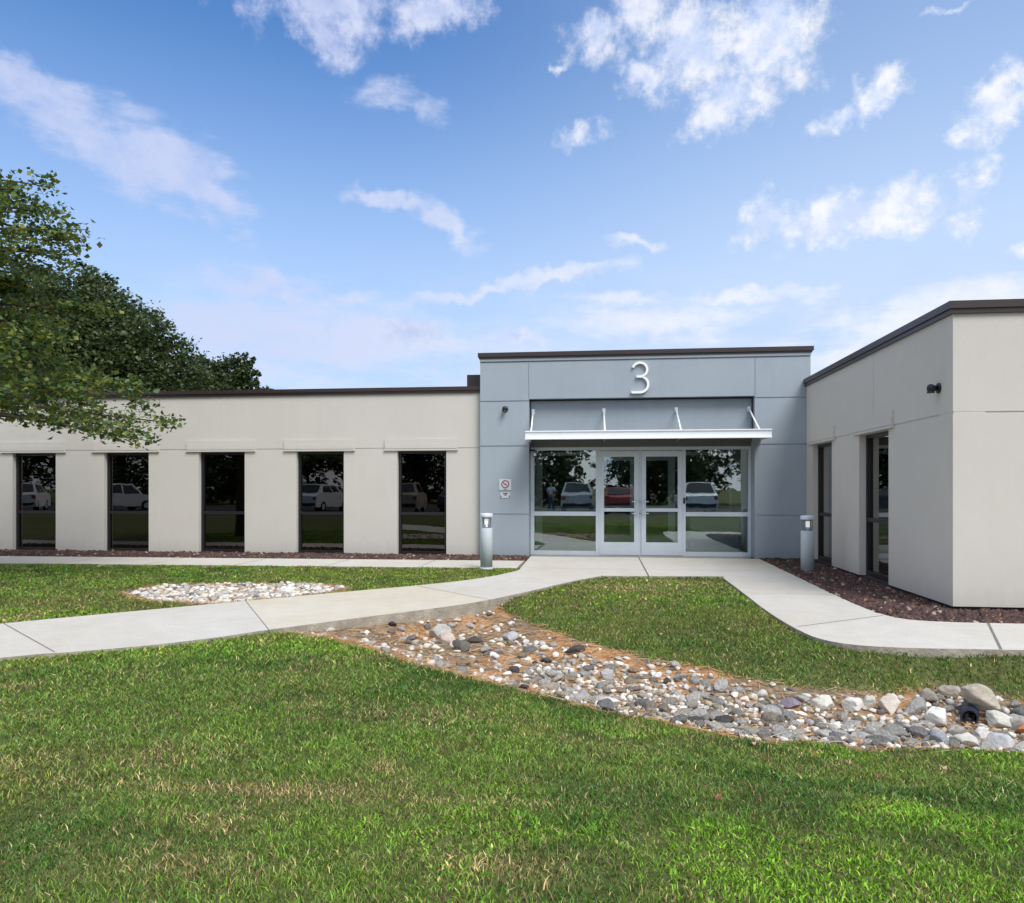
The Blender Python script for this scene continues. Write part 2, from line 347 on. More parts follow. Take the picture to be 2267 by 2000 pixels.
def panel_wall(name, us, vs, depth, mapf, thick, material, parent=None):
    """wall face laid out on grid lines us x vs; depth(u,v) -> recess of that cell or None for an opening"""
    bm = bmesh.new()
    nu, nv = len(us) - 1, len(vs) - 1
    D = [[depth((us[i] + us[i + 1]) / 2, (vs[j] + vs[j + 1]) / 2) for j in range(nv)] for i in range(nu)]
    def q(a, b, c, d): bm.faces.new([bm.verts.new(Vector(mapf(*p))) for p in (a, b, c, d)])
    dd = lambda i, j: 0. if not (0 <= i < nu and 0 <= j < nv) else (thick if D[i][j] is None else D[i][j])
    for i in range(nu):
        for j in range(nv):
            u0, u1, v0, v1 = us[i], us[i + 1], vs[j], vs[j + 1]
            if D[i][j] is not None:
                d = D[i][j]; q((u0, v0, d), (u1, v0, d), (u1, v1, d), (u0, v1, d))
                q((u0, v0, thick), (u1, v0, thick), (u1, v1, thick), (u0, v1, thick))
    for i in range(nu + 1):
        for j in range(nv):
            a = dd(i - 1, j) if i > 0 else thick; b = dd(i, j) if i < nu else thick
            if abs(a - b) > 1e-6: q((us[i], vs[j], a), (us[i], vs[j], b), (us[i], vs[j + 1], b), (us[i], vs[j + 1], a))
    for i in range(nu):
        for j in range(nv + 1):
            a = dd(i, j - 1) if j > 0 else thick; b = dd(i, j) if j < nv else thick
            if abs(a - b) > 1e-6: q((us[i], vs[j], a), (us[i], vs[j], b), (us[i + 1], vs[j], b), (us[i + 1], vs[j], a))
    bmesh.ops.remove_doubles(bm, verts=bm.verts, dist=1e-5)
    bmesh.ops.recalc_face_normals(bm, faces=bm.faces)
    me = bpy.data.meshes.new(name); bm.to_mesh(me); bm.free(); me.materials.append(material)
    o = bpy.data.objects.new(name, me); COL.objects.link(o)
    if parent: o.parent = parent
    return o
def lines(lo, hi, bands):
    """grid lines from lo to hi with extra lines at every band edge"""
    s = {round(lo, 4), round(hi, 4)}
    for a, b in bands: s.add(round(a, 4)); s.add(round(b, 4))
    return sorted(x for x in s if lo - 1e-6 <= x <= hi + 1e-6)
inb = lambda x, bands: any(a < x < b for a, b in bands)

# ---------------------------------------------------------------- outlines on the ground
def chaikin(p, n=2):
    for _ in range(n):
        q = [p[0]]
        for a, b in zip(p[:-1], p[1:]):
            q += [(a[0] * .75 + b[0] * .25, a[1] * .75 + b[1] * .25), (a[0] * .25 + b[0] * .75, a[1] * .25 + b[1] * .75)]
        q.append(p[-1]); p = q
    return p
pth_top = chaikin([(-1.40, 12.98), (-1.38, 12.55), (-1.83, 11.37), (-2.62, 10.44), (-3.35, 9.78), (-4.61, 8.53), (-5.48, 7.67), (-6.12, 7.01), (-9.6, 3.4)])
pth_low = chaikin([(-8.2, 2.4), (-4.94, 5.64), (-4.26, 5.97), (-3.65, 6.47), (-3.28, 6.98), (-3.0, 7.3), (-2.57, 7.8), (-2.0, 8.4), (-1.46, 9.05), (-.83, 10.33), (-.45, 11.2), (0., 11.95)])
r_in = [(1.92, 12.1)] + chaikin([(1.87, 11.9), (1.87, 10.4), (1.85, 8.74), (1.9, 7.69), (2.0, 7.10), (2.4, 6.86), (3.62, 6.92), (9, 7.0)])
r_out = chaikin([(9, 8.3), (4.3, 8.25), (3.45, 8.25), (3.08, 8.45), (3.0, 9.43), (3.04, 11.95), (3.08, 15.2)])
PATH = [(-1.43, 15.2)] + pth_top + pth_low + r_in + r_out
SIDEW = [(-1.45, 13.0), (-20, 12.45), (-20, 13.85), (-1.45, 14.35)]
OVAL = chaikin([(-6.42, 9.42), (-6.35, 10.1), (-5.6, 10.62), (-4.5, 10.72), (-3.7, 10.5), (-3.42, 9.95), (-4.57, 8.62), (-5.2, 8.66), (-5.9, 8.9), (-6.42, 9.42)], 2)[:-1]
SW = [(-3.25, 7.18), (-2.7, 7.8), (-2.1, 8.45), (-1.6, 9.10)] + chaikin([(-1.38, 9.42), (-1.12, 9.05), (-.55, 8.18), (0., 7.52), (.46, 7.12), (.89, 6.91), (1.26, 6.54), (2.05, 6.42), (2.62, 6.52), (2.85, 6.62), (3.1, 6.6), (3.25, 6.4), (3.6, 6.15), (6, 5.6)]) \
    + chaikin([(6, 4.5), (3.5, 5.0), (2.66, 5.11), (1.92, 5.08), (.97, 5.05), (.34, 5.21), (-.18, 5.51), (-1.01, 5.98), (-1.73, 6.37), (-2.40, 6.86), (-3.0, 7.08), (-3.25, 7.18)])[:-1]
REDR = r_out[::-1][:1] + [(3.98, 15.2), (3.98, 9.09), (9, 9.09)] + r_out[:-1]
REDL = [(-1.45, 14.35), (-20, 13.85), (-20, 15.4), (-1.45, 15.3)]

def poly_sd(P, X, Y):
    """signed distance, negative inside"""
    P = np.array(P); A = P; B = np.roll(P, -1, 0)
    d = np.full(X.shape, 1e9); ins = np.zeros(X.shape, bool)
    for (ax, ay), (bx, by) in zip(A, B):
        ex, ey = bx - ax, by - ay; L2 = ex * ex + ey * ey + 1e-12
        t = np.clip(((X - ax) * ex + (Y - ay) * ey) / L2, 0, 1)
        d = np.minimum(d, np.hypot(X - ax - t * ex, Y - ay - t * ey))
        c = ((ay > Y) != (by > Y)) & (X < (bx - ax) * (Y - ay) / (by - ay + 1e-12) + ax)
        ins ^= c
    return np.where(ins, -d, d)
def sstep(a, b, x): t = np.clip((x - a) / (b - a), 0, 1); return t * t * (3 - 2 * t)
_perm = RNG.permutation(4096).astype(np.int64)
def vnoise(x, y, s, seed=0):
    x = x * s + 137.3 + seed * 17.7; y = y * s + 91.1 + seed * 9.3
    xi = np.floor(x).astype(np.int64); yi = np.floor(y).astype(np.int64); fx = x - xi; fy = y - yi
    fx = fx * fx * (3 - 2 * fx); fy = fy * fy * (3 - 2 * fy)
    h = lambda i, j: _perm[(_perm[(i + 4096 * 8) % 4096] + j + 4096 * 8) % 4096] / 4095.
    return (h(xi, yi) * (1 - fx) + h(xi + 1, yi) * fx) * (1 - fy) + (h(xi, yi + 1) * (1 - fx) + h(xi + 1, yi + 1) * fx) * fy
def fbm(x, y, s, seed=0, o=4):
    v = 0; a = 1; t = 0
    for k in range(o): v = v + a * vnoise(x, y, s * 2 ** k, seed + k * 3); t += a; a *= .55
    return v / t
def masks(X, Y):
    dS = poly_sd(SW, X, Y)
    dP = np.minimum(poly_sd(PATH, X, Y), poly_sd(SIDEW, X, Y))
    dO = poly_sd(OVAL, X, Y)
    dR = np.minimum(poly_sd(REDR, X, Y), poly_sd(REDL, X, Y))
    return dS, dP, dO, dR
def terr(X, Y, mk=None):
    dS, dP, dO, dR = mk if mk is not None else masks(X, Y)
    depth = .03 + .25 * np.clip((X + .416 * Y) / (.73 * np.maximum(Y, 3.)), 0, 1)
    o = np.maximum(dS, 0); p = np.maximum(dP, 0)
    w = np.maximum(o / (o + p + .05), sstep(0, 1.9, o))
    z = -.025 - depth * (1 - w)
    z = z - .11 * sstep(0, .55, -dS)
    z = z - .04 * sstep(0, .3, -dO)
    z = z + .035 * (fbm(X, Y, .5, 3, 2) - .5) * sstep(0, 1., p) 
    z = z + .05 * (fbm(X, Y, 3.2, 9, 3) - .5) * sstep(0, .2, p)
    z = np.where(dP < .02, np.where((dS < .35) & (X < -.8), np.minimum(z, -.10), np.minimum(z, -.04)), z)
    z = np.where(dR < 0, -.03, z)
    z = np.where(Y > 15.2, -.08, z)
    return z

def build_ground():
    def axis(lo, hi, st, far, n):
        mid = np.arange(lo, hi + 1e-6, st)
        g = np.geomspace(.3, far, n)
        return np.concatenate([(lo - g)[::-1], mid, hi + g])
    xs = axis(-14, 8, .07, 900, 22); ys = axis(-.5, 15.6, .07, 900, 22)
    X, Y = np.meshgrid(xs, ys); mk = masks(X, Y); Z = terr(X, Y, mk)
    dS, dP, dO, dR = mk
    n = fbm(X, Y, 3, 5, 4); n2 = fbm(X, Y, 14, 8, 2)
    soil = np.stack([.065 + .06 * n, .075 + .06 * n, .028 + .02 * n], -1)
    straw = np.stack([.33 + .16 * n2, .185 + .09 * n2, .09 + .045 * n2], -1)
    dirt = np.stack([.15 + .14 * n2, .115 + .10 * n2, .08 + .06 * n2], -1)
    red = np.stack([.085 + .03 * n2, .048 + .02 * n2, .045 + .02 * n2], -1)
    inS = sstep(.10, .0, dS + .1 * (n - .5))[..., None]
    inO = sstep(.14, .04, dO + .1 * (n - .5))[..., None]
    mixd = sstep(.35, .62, fbm(X, Y, 2.2, 21, 3))[..., None]
    bed = straw * (1 - mixd) + dirt * mixd
    c = soil; c = c * (1 - inS) + bed * inS; c = c * (1 - inO) + (straw * .7 + dirt * .3) * inO
    c = np.where((dR < 0)[..., None], red, c)
    # parking court behind the camera
    asph = ((Y < -9) & (Y > -24))[..., None]; c = np.where(asph, np.array([.06, .06, .065]), c)
    nx, ny = len(xs), len(ys)
    idx = np.arange(nx * ny).reshape(ny, nx)
    F = np.stack([idx[:-1, :-1], idx[:-1, 1:], idx[1:, 1:], idx[1:, :-1]], -1).reshape(-1, 4)
    V = np.stack([X, Y, Z], -1).reshape(-1, 3)
    o = npmesh('ground', V, F, 4, attrmat('soil', .95, 0, .1, nvar=.35, bump=.5, bscale=22), c.reshape(-1, 3), smooth=True)
    tag(o, 'lawn soil and dry creek bed floor in front of the building', kind='structure')
build_ground()

def slab(name, poly, top, thick, material, label, joints=()):
    bm = bmesh.new(); vs = [bm.verts.new((x, y, top)) for x, y in poly]
    f = bm.faces.new(vs); f.normal_update()
    if f.normal.z < 0: f.normal_flip()
    r = bmesh.ops.extrude_face_region(bm, geom=[f])
    for v in r['geom']:
        if isinstance(v, bmesh.types.BMVert): v.co.z -= thick
    bmesh.ops.recalc_face_normals(bm, faces=bm.faces)
    for f in bm.faces:
        if abs(f.normal.z) < .5: f.material_index = 2
    for (x0, y0, x1, y1, w) in joints:
        d = Vector((x1 - x0, y1 - y0, 0)).normalized(); s_ = Vector((-d.y, d.x, 0)) * w / 2
        p = [Vector((x0, y0, top + .003)) + s_, Vector((x1, y1, top + .003)) + s_, Vector((x1, y1, top + .003)) - s_, Vector((x0, y0, top + .003)) - s_]
        g = bm.faces.new([bm.verts.new(q) for q in p]); g.normal_update(); g.material_index = 1
        if g.normal.z < 0: g.normal_flip()
    me = bpy.data.meshes.new(name); bm.to_mesh(me); bm.free(); me.materials.append(material); me.materials.append(M['joint']); me.materials.append(M['slab_side'])
    o = bpy.data.objects.new(name, me); COL.objects.link(o); tag(o, label, kind='structure'); return o
slab('path', PATH, 0., .30, M['concrete'], 'pale concrete path forking from the entrance to both sides',
     [(.74, 15.2, .74, 12.0, .025), (-1.43, 12.97, 3.04, 12.97, .010), (-2.6, 10.42, -1.35, 9.2, .008), (-4.35, 8.78, -3.1, 6.8, .008), (-6.1, 7.03, -4.6, 5.85, .010),
      (1.88, 10.2, 3.0, 10.2, .008), (1.95, 7.8, 3.05, 8.6, .010), (3.95, 8.24, 3.42, 6.92, .022)])
slab('pavement', SIDEW, -.008, .12, M['concrete'], 'narrow concrete pavement running along the left wing',
     [(-1.46, 13.0, -1.46, 14.34, .02)] + [(x, 13.0 + .0297 * (x + 1.45), x, 14.3 + .027 * (x + 1.45), .012) for x in (-3.2, -4.9, -6.6, -8.3, -10, -11.7, -13.4)])

# ---------------------------------------------------------------- building
B = empty('office_building', (0, 15.4, 0))
tag(B, 'single-storey beige and blue-grey office building with glazed entrance', 'building')
OFF = Vector((0, -15.4, 0))
def bp(o):  # parts are modelled in world coordinates
    o.parent = B; o.matrix_parent_inverse = Matrix.Translation(-B.location); return o
WT = .35
LW = [(-12.607 + 2.2157 * i - .525, -12.607 + 2.2157 * i + .525) for i in range(-1, 5)]
HEAD = 2.17; ROOF = 3.50
# left wing
vj = [((a + b) / 2 - .005, (a + b) / 2 + .005) for a, b in LW]
us = lines(-20, -2.45, LW + vj); vs = lines(-.02, 3.42, [(-.02, HEAD), (2.215, 2.235)])
def dl(u, v):
    if inb(u, LW) and v < HEAD: return None
    if 2.215 < v < 2.235: return .010
    if v > 2.43 and inb(u, vj): return .003
    return 0.
bp(tag(panel_wall('wall', us, vs, dl, lambda u, v, d: (u, 15.4 + d, v), WT, M['beige']), 'beige stucco wall of the left wing'))
# grey entrance block
OX0, OX1, OZ = -1.47, 3.0, 3.21
gj = [(-1.482, -1.470), (3.0, 3.012)]; hj = [(3.155, 3.180), (2.235, 2.260), (.842, .864), (3.955, 3.985)]
us = lines(-2.478, 4.06, gj + [(OX0, OX1)]); vs = lines(.0, 4.04, hj + [(0, OZ)])
def dg(u, v):
    if OX0 < u < OX1 and v < OZ: return None
    if inb(v, hj) and not (3.15 < v < 3.2 and OX0 < u < OX1): return .014
    if inb(u, gj) and v > OZ: return .012
    return 0.
bp(tag(panel_wall('wall', us, vs, dg, lambda u, v, d: (u, 15.25 + d, v), .5, M['grey']), 'blue-grey stucco wall around the entrance'))
# right wing, side wall (faces left) and front wall
RWN = [(11.02, 12.22), (13.62, 14.82)]
rj = [(11.60, 11.61)]
us = lines(9.092, 15.24, RWN + rj); vs = lines(.04, 3.38, [(.04, HEAD + .04), (2.24, 2.262)])
def dr(u, v):
    if inb(u, RWN) and v < HEAD + .04: return None
    if 2.24 < v < 2.262: return .010
    if inb(u, rj) and v > 2.4: return .003
    return 0.
bp(tag(panel_wall('wall', us, vs, dr, lambda u, v, d: (3.98 + d, u, v), WT, M['beige']), 'beige stucco side wall of the right wing'))
us = lines(3.98 + WT, 12, [(6.5, 6.51)]); vs = lines(.04, 3.38, [(2.24, 2.262)])
bp(tag(panel_wall('wall', [3.982] + us, vs, lambda u, v: .010 if 2.24 < v < 2.262 else 0., lambda u, v, d: (u, 9.09 + d, v), WT - .002, M['beige']), 'beige stucco front wall of the right wing'))
# plinths
b = MB(); b.box(-20, -2.40, 15.44, 15.7, -.3, -.02); b.box(-2.44, OX0, 15.28, 15.7, -.3, -.002); b.box(OX1, 4.0, 15.28, 15.7, -.3, -.002); b.box(4.02, 4.3, 9.13, 15.2, -.3, .038); b.box(4.32, 12, 9.13, 9.3, -.3, .038)
bp(b.build('plinth', M['base_dark']))
# fascias, roofs
b = MB()
b.box(-20, -2.48, 15.36, 15.60, 3.37, 3.425, .0); b.box(-20, -2.48, 15.335, 15.60, 3.425, 3.50)
b.box(-2.82, -2.48, 15.62, 15.95, 3.42, 3.78)
bp(tag(b.build('fascia', M['brown']), 'dark brown roof edge of the left wing'))
b = MB(); b.box(-2.50, 4.085, 15.22, 15.5, 4.04, 4.075); b.box(-2.52, 4.11, 15.195, 15.5, 4.075, 4.16)
b.mi = 1; b.box(-2.485, 4.068, 15.235, 15.5, 3.985, 4.04)
bp(tag(b.build('fascia', [M['brown'], M['grey']]), 'brown and grey roof edge above the entrance'))
b = MB(); b.box(3.945, 4.3, 9.055, 15.24, 3.375, 3.43); b.box(3.925, 4.3, 9.035, 15.24, 3.43, 3.515)
b.box(4.3, 12, 9.055, 9.4, 3.375, 3.43); b.box(4.3, 12, 9.035, 9.4, 3.43, 3.515)
bp(tag(b.build('fascia', M['brown']), 'dark brown roof edge of the right wing'))
b = MB(); b.box(-20, -2.5, 15.6, 27, 3.30, 3.40); bp(b.build('roof', M['roof']))
b = MB(); b.box(-2.45, 4.04, 15.5, 27, 3.80, 3.95); bp(b.build('roof', M['roof']))
b = MB(); b.box(4.31, 12, 9.42, 27, 3.25, 3.35); bp(b.build('roof', M['roof']))
# side and rear walls of the block, interior partitions
for xa in (-2.44, 3.9): b = MB(); b.box(xa, xa + .14, 15.752, 27, 0, 4.03); bp(b.build('wall', M['grey']))
for q in ((-20, -19.8, 15.76, 27, 0, 3.29), (11.8, 12, 9.45, 27, 0, 3.24), (-20, 12, 27, 27.3, 0, 3.29)):
    b = MB(); b.box(*q); bp(b.build('wall', M['beige']))
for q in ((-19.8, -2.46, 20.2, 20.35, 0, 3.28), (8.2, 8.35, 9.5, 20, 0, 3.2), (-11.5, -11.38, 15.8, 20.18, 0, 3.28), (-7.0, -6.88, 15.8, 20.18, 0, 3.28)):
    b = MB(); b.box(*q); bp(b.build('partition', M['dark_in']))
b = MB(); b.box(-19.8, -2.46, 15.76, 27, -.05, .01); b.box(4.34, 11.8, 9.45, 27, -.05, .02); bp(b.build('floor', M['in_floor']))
b = MB(); b.box(-2.28, 3.88, 15.60, 27, -.05, .004); bp(b.build('floor', mat('vestibule_tiles', (.42, .41, .39), .45, var=.08)))
b = MB(); b.box(-19.8, -2.46, 15.76, 20.1, 2.75, 2.8); b.box(4.34, 8.1, 9.45, 27, 2.75, 2.8); b.box(-2.28, 3.88, 15.80, 24, 2.62, 2.7); bp(b.build('ceiling', M['in_ceil']))

# windows of the wings: dark frame > panes
def window(parent, mapb, w, z0, z1, rail, fr, glassm, label=None):
    """mapb(u0,u1,d0,d1,z0,z1) -> box args"""
    b = MB(); t = .055
    for a in ((0, t, 0, .1, z0, z1), (w - t, w, 0, .1, z0, z1), (t, w - t, .002, .098, z1 - t, z1), (t, w - t, .002, .098, z0, z0 + t * 1.3), (t, w - t, .004, .096, rail - .03, rail + .03)):
        b.box(*mapb(*a))
    o = bp(b.build('window', fr))
    if label: o['label'] = label
    for (za, zb) in ((z0 + t * 1.3, rail - .03), (rail + .03, z1 - t)):
        g = MB(); g.box(*mapb(t, w - t, .045, .053, za, zb)); p = g.build('pane', glassm); p.parent = o
    return o
def lintel(mapb, u0, u1, z0):
    b = MB(); b.box(*mapb(u0, u1, -.030, 0., z0 + .03, z0 + .24)); b.box(*mapb(u0 + .012, u1 - .012, -.040, -.030, z0 + .045, z0 + .14))
    b.box(*mapb(u0 - .01, u1 + .01, -.042, 0., z0, z0 + .03))
    bp(b.build('window_lintel', M['beige']))
for i, (a, b_) in enumerate(LW):
    window(B, lambda u0, u1, d0, d1, z0, z1, a=a: (a + u0, a + u1, 15.50 + d0, 15.50 + d1, z0, z1), b_ - a, -.02, HEAD, .85, M['bronze'], M['glass_dark'])
    lintel(lambda u0, u1, d0, d1, z0, z1: (u0, u1, 15.4 + d0, 15.4 + d1, z0, z1), a - .27, b_ + .24, HEAD + .006)
for i, (a, b_) in enumerate(RWN):
    window(B, lambda u0, u1, d0, d1, z0, z1, a=a: (4.08 + d0, 4.08 + d1, a + u0, a + u1, z0, z1), b_ - a, .04, HEAD + .04, .90, M['bronze'], M['glass_dark'])
    lintel(lambda u0, u1, d0, d1, z0, z1: (3.98 + d0, 3.98 + d1, u0, u1, z0, z1), a - .2, b_ + .2, HEAD + .046)

# storefront
SF = 15.65
def sx(x): return x * 1.013
def sz(z): return 1.39 + (z - 1.39) * 1.013
b = MB(); A_ = M['alu']
zt, zb = 2.235, .0
b.box(OX0 + .003, OX0 + .075, SF - .05, SF + .07, 0, zt)            # left jamb
b.box(2.945, OX1 - .003, SF - .05, SF + .07, 0, zt)                 # right jamb
b.box(-.115, -.045, SF - .052, SF + .072, 0, zt)                    # jambs of the door pair
b.box(1.645, 1.705, SF - .052, SF + .072, 0, zt)
b.box(OX0 + .075, -.115, SF - .045, SF + .065, 2.175, zt); b.box(1.705, 2.945, SF - .045, SF + .065, 2.175, zt); b.box(-.045, 1.645, SF - .045, SF + .065, 2.16, zt)
b.box(OX0 + .075, -.115, SF - .047, SF + .067, .0, .085); b.box(1.705, 2.945, SF - .047, SF + .067, .0, .085)
b.box(OX0 + .075, -.115, SF - .045, SF + .065, .815, .90); b.box(1.705, 2.945, SF - .045, SF + .065, .815, .90)
b.box(.765, .81, SF - .03, SF + .065, .0, 2.16)
stf = bp(b.build('storefront_frame', A_))
def child(o, p): o.parent = p; return o   # the part itself already sits at the world origin
for (x0, x1) in ((OX0 + .075, -.115), (1.705, 2.945)):
    for (z0, z1) in ((.085, .815), (.90, 2.175)):
        g = MB(); g.box(x0, x1, SF + .006, SF + .014, z0, z1); child(g.build('pane', M['glass_clear']), stf)
for k, (x0, x1) in enumerate(((-.042, .763), (.812, 1.642))):
    b = MB(); y0, y1 = SF - .055, SF - .008; st = .095
    b.box(x0, x0 + st, y0, y1, .012, 2.15); b.box(x1 - st, x1, y0, y1, .012, 2.15)
    b.box(x0 + st, x1 - st, y0 + .002, y1 - .002, .012, .275); b.box(x0 + st, x1 - st, y0 + .002, y1 - .002, 2.035, 2.15); b.box(x0 + st, x1 - st, y0 + .002, y1 - .002, .905, .975)
    d = bp(tag(b.build('door', A_), 'left-hand glazed entrance door leaf' if k == 0 else 'right-hand glazed entrance door leaf'))
    for (z0, z1) in ((.275, .905), (.975, 2.035)):
        g = MB(); g.box(x0 + st, x1 - st, y0 + .02, y0 + .028, z0, z1); child(g.build('pane', M['glass_clear']), d)
    hx = x1 - .048 if k == 0 else x0 + .048
    h = MB(); h.tube((hx, y0 - .06, .84), (hx, y0 - .06, 1.14), .012); h.tube((hx, y0 - .06, .86), (hx, y0 + .0, .86), .009); h.tube((hx, y0 - .06, 1.12), (hx, y0 + .0, 1.12), .009)
    h.box(hx - .1, hx + .1, y0 - .067, y0 - .06, .862, .878); h.box(hx - .1, hx + .1, y0 - .067, y0 - .06, 1.102, 1.118)
    child(h.build('handle', M['alu']), d)
h = MB(); h.box(1.655, 1.695, SF - .075, SF - .052, 1.07, 1.19, .006); bp(h.build('card_reader', M['black']))
# header soffit, transom panel over the storefront
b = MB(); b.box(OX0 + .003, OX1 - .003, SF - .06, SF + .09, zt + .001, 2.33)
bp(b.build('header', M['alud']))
b = MB(); b.box(OX0 + .004, OX1 - .004, 15.45, SF + .088, 2.50, OZ - .003); bp(tag(b.build('transom_panel', M['grey']), 'blue-grey recessed panel above the doors'))
b = MB(); b.box(OX0 + .003, OX1 - .003, 15.425, 15.449, OZ - .03, OZ - .004); b.box(OX0 + .003, OX0 + .02, 15.425, 15.449, 2.52, OZ - .03); b.box(OX1 - .02, OX1 - .003, 15.425, 15.449, 2.52, OZ - .03)  # thin dark strips painting the overhang's shadow at the panel edge
bp(b.build('transom_shade_strip', M['bronze']))
# canopy and its struts
b = MB(); cx0, cx1 = -1.455, 3.13; cy = 14.35
b.box(cx0, cx1, cy, cy + .03, 2.335, 2.475); b.box(cx0 - .004, cx1 + .004, cy - .022, cy + .035, 2.465, 2.487); b.box(cx0 - .004, cx1 + .004, cy - .022, cy + .035, 2.322, 2.344)
b.box(cx0, cx0 + .03, cy + .036, 15.24, 2.33, 2.48); b.box(cx1 - .03, cx1, cy + .036, 15.24, 2.33, 2.48)
can = bp(b.build('canopy', M['white']))
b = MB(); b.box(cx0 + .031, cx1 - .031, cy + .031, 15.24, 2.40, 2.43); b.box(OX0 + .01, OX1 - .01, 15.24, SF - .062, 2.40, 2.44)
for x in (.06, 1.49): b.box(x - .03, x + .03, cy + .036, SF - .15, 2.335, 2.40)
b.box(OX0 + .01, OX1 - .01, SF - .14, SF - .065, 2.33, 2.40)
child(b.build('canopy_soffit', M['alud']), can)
for xt, xb in ((-1.40, -1.36), (.05, .064), (1.50, 1.50), (2.93, 2.944)):
    b = MB(); b.tube((xt, 15.44, 2.97), (xb, 14.5, 2.47), .017, n=10); b.box(xt - .03, xt + .03, 15.428, 15.449, 2.92, 3.02); b.box(xb - .03, xb + .03, 14.46, 14.55, 2.435, 2.50)
    child(b.build('strut', M['white']), can)
# vestibule behind the doors
IS = 17.9; b = MB()
for (x0, x1) in ((-1.55, -1.47), (-1.468, -1.40), (-.115, -.045), (1.645, 1.705), (2.945, 3.0)): b.box(x0, x1, IS - .05, IS + .07, .006, 2.60)
for (x0, x1) in ((-1.40, -.115), (1.705, 2.945)):
    for (z0, z1) in ((.006, .09), (.815, .90), (2.16, 2.235)): b.box(x0, x1, IS - .045, IS + .065, z0, z1)
b.box(-.045, 1.645, IS - .045, IS + .065, 2.16, 2.235); b.box(.765, .81, IS - .03, IS + .065, .006, 2.16)
isf = bp(tag(b.build('storefront_frame', M['inner_alu']), 'aluminium inner frame seen through the entrance glass'))
for k, (x0, x1) in enumerate(((-.042, .763), (.812, 1.642))):
    b = MB(); y0, y1 = IS - .055, IS - .008; st_ = .095
    b.box(x0, x0 + st_, y0, y1, .012, 2.15); b.box(x1 - st_, x1, y0, y1, .012, 2.15)
    for (z0, z1) in ((.012, .275), (.905, .975), (2.035, 2.15)): b.box(x0 + st_, x1 - st_, y0 + .002, y1 - .002, z0, z1)
    bp(tag(b.build('door', M['inner_alu']), 'inner door leaf seen through the entrance glass'))
b = MB(); b.box(-2.28, -1.56, 15.8, 18.09, .006, 2.61); VW = mat('vestibule_wall', (.78, .76, .71), .9, var=.05); bp(b.build('partition', VW)); b = MB(); b.box(3.02, 3.88, 15.8, 18.09, .006, 2.61); bp(b.build('partition', VW))
for q in ((-2.28, 3.88, 22.9, 23., .006, 2.61), (-2.2, -1.0, 21, 21.1, .006, 2.61), (2.4, 3.8, 20.4, 20.5, .006, 2.61)):
    b = MB(); b.box(*q); bp(b.build('partition', M['dark_in']))
# reception counter glimpsed inside
b = MB(); b.box(1.95, 3.0, 16.9, 17.35, .006, .70, .01); b.box(1.92, 3.03, 16.87, 17.38, .70, .735, .008); cn = b.build('side_table', mat('pale_blue_laminate', (.42, .5, .56), .5)); tag(cn, 'pale box-shaped table inside, behind the right-hand storefront glass', 'table')

# numeral, plates, lamps
cu = bpy.data.curves.new('n3', 'CURVE'); cu.dimensions = '3D'; cu.bevel_depth = 0
def numeral3(cx, cz_, w, h, t):
    """stroke path of a thin 3, swept with a flat bar section"""
    pts = []
    def arc(x, z, rx, rz, a0, a1, n):
        for i in range(n + 1):
            a = R(a0 + (a1 - a0) * i / n); pts.append((x + rx * math.cos(a), z + rz * math.sin(a)))
    arc(-.03 * w, .27 * h, .45 * w, .23 * h, 158, -80, 20)
    pts.append((-.22 * w, .045 * h)); up = list(pts); pts.clear()
    pts.append((-.22 * w, .045 * h)); arc(-.02 * w, -.215 * h, .50 * w, .26 * h, 85, -90, 16); pts.append((-.50 * w, -.475 * h)); pts.append((-.5 * w, -.455 * h))
    b = MB()
    for P in (up, pts):
        for k in range(len(P) - 1):
            (x0, z0), (x1, z1) = P[k], P[k + 1]; d = Vector((x1 - x0, 0, z1 - z0)); 
            if d.length < 1e-5: continue
            d.normalize(); s_ = Vector((-d.z, 0, d.x)) * t / 2; e = d * t * .22
            a = Vector((cx + x0, 0, cz_ + z0)) - e; c = Vector((cx + x1, 0, cz_ + z1)) + e
            y0, y1 = 15.20 - k * .0004, 15.245
            q = [a + s_, c + s_, c - s_, a - s_]
            f = [b.bm.verts.new((v.x, y0, v.z)) for v in q]; g = [b.bm.verts.new((v.x, y1, v.z)) for v in q]
            b.bm.faces.new(f); b.bm.faces.new(list(reversed(g)))
            for i in range(4): b.bm.faces.new((f[i], f[(i + 1) % 4], g[(i + 1) % 4], g[i]))
    return b
o = numeral3(.775, 3.595, .32, .61, .046).build('building_number', M['numeral']); tag(o, 'white numeral 3 mounted on the grey wall above the entrance', 'number sign')
# no-smoking plate with red ring, and a smaller plate below
t = empty('prohibition_sign', (-1.957, 15.245, 1.36)); tag(t, 'small pale plate with a red ring and bar left of the entrance', 'sign')
def rel(o, t): o.parent = t; o.matrix_parent_inverse = Matrix.Translation(-Vector(t.location)); return o
b = MB(); b.box(-2.082, -1.832, 15.238, 15.2485, 1.345, 1.575, .002); rel(b.build('plate', M['sign_white']), t)
b = MB(); n = 28
for i in range(n):
    a0, a1 = 2 * PI * i / n, 2 * PI * (i + 1) / n
    P = [(-1.957 + r_ * math.cos(a), 15.235, 1.468 + r_ * math.sin(a)) for r_, a in ((.062, a0), (.082, a0), (.082, a1), (.062, a1))]; b.quad(*P)
b.quad((-2.005, 15.2345, 1.505), (-1.995, 15.2345, 1.515), (-1.910, 15.2345, 1.430), (-1.920, 15.2345, 1.420))
b.quad((-1.995, 15.2355, 1.462), (-1.925, 15.2355, 1.462), (-1.925, 15.2355, 1.476), (-1.995, 15.2355, 1.476))
b.quad((-1.995, 15.2355, 1.358), (-1.92, 15.2355, 1.358), (-1.92, 15.2355, 1.372), (-1.995, 15.2355, 1.372))
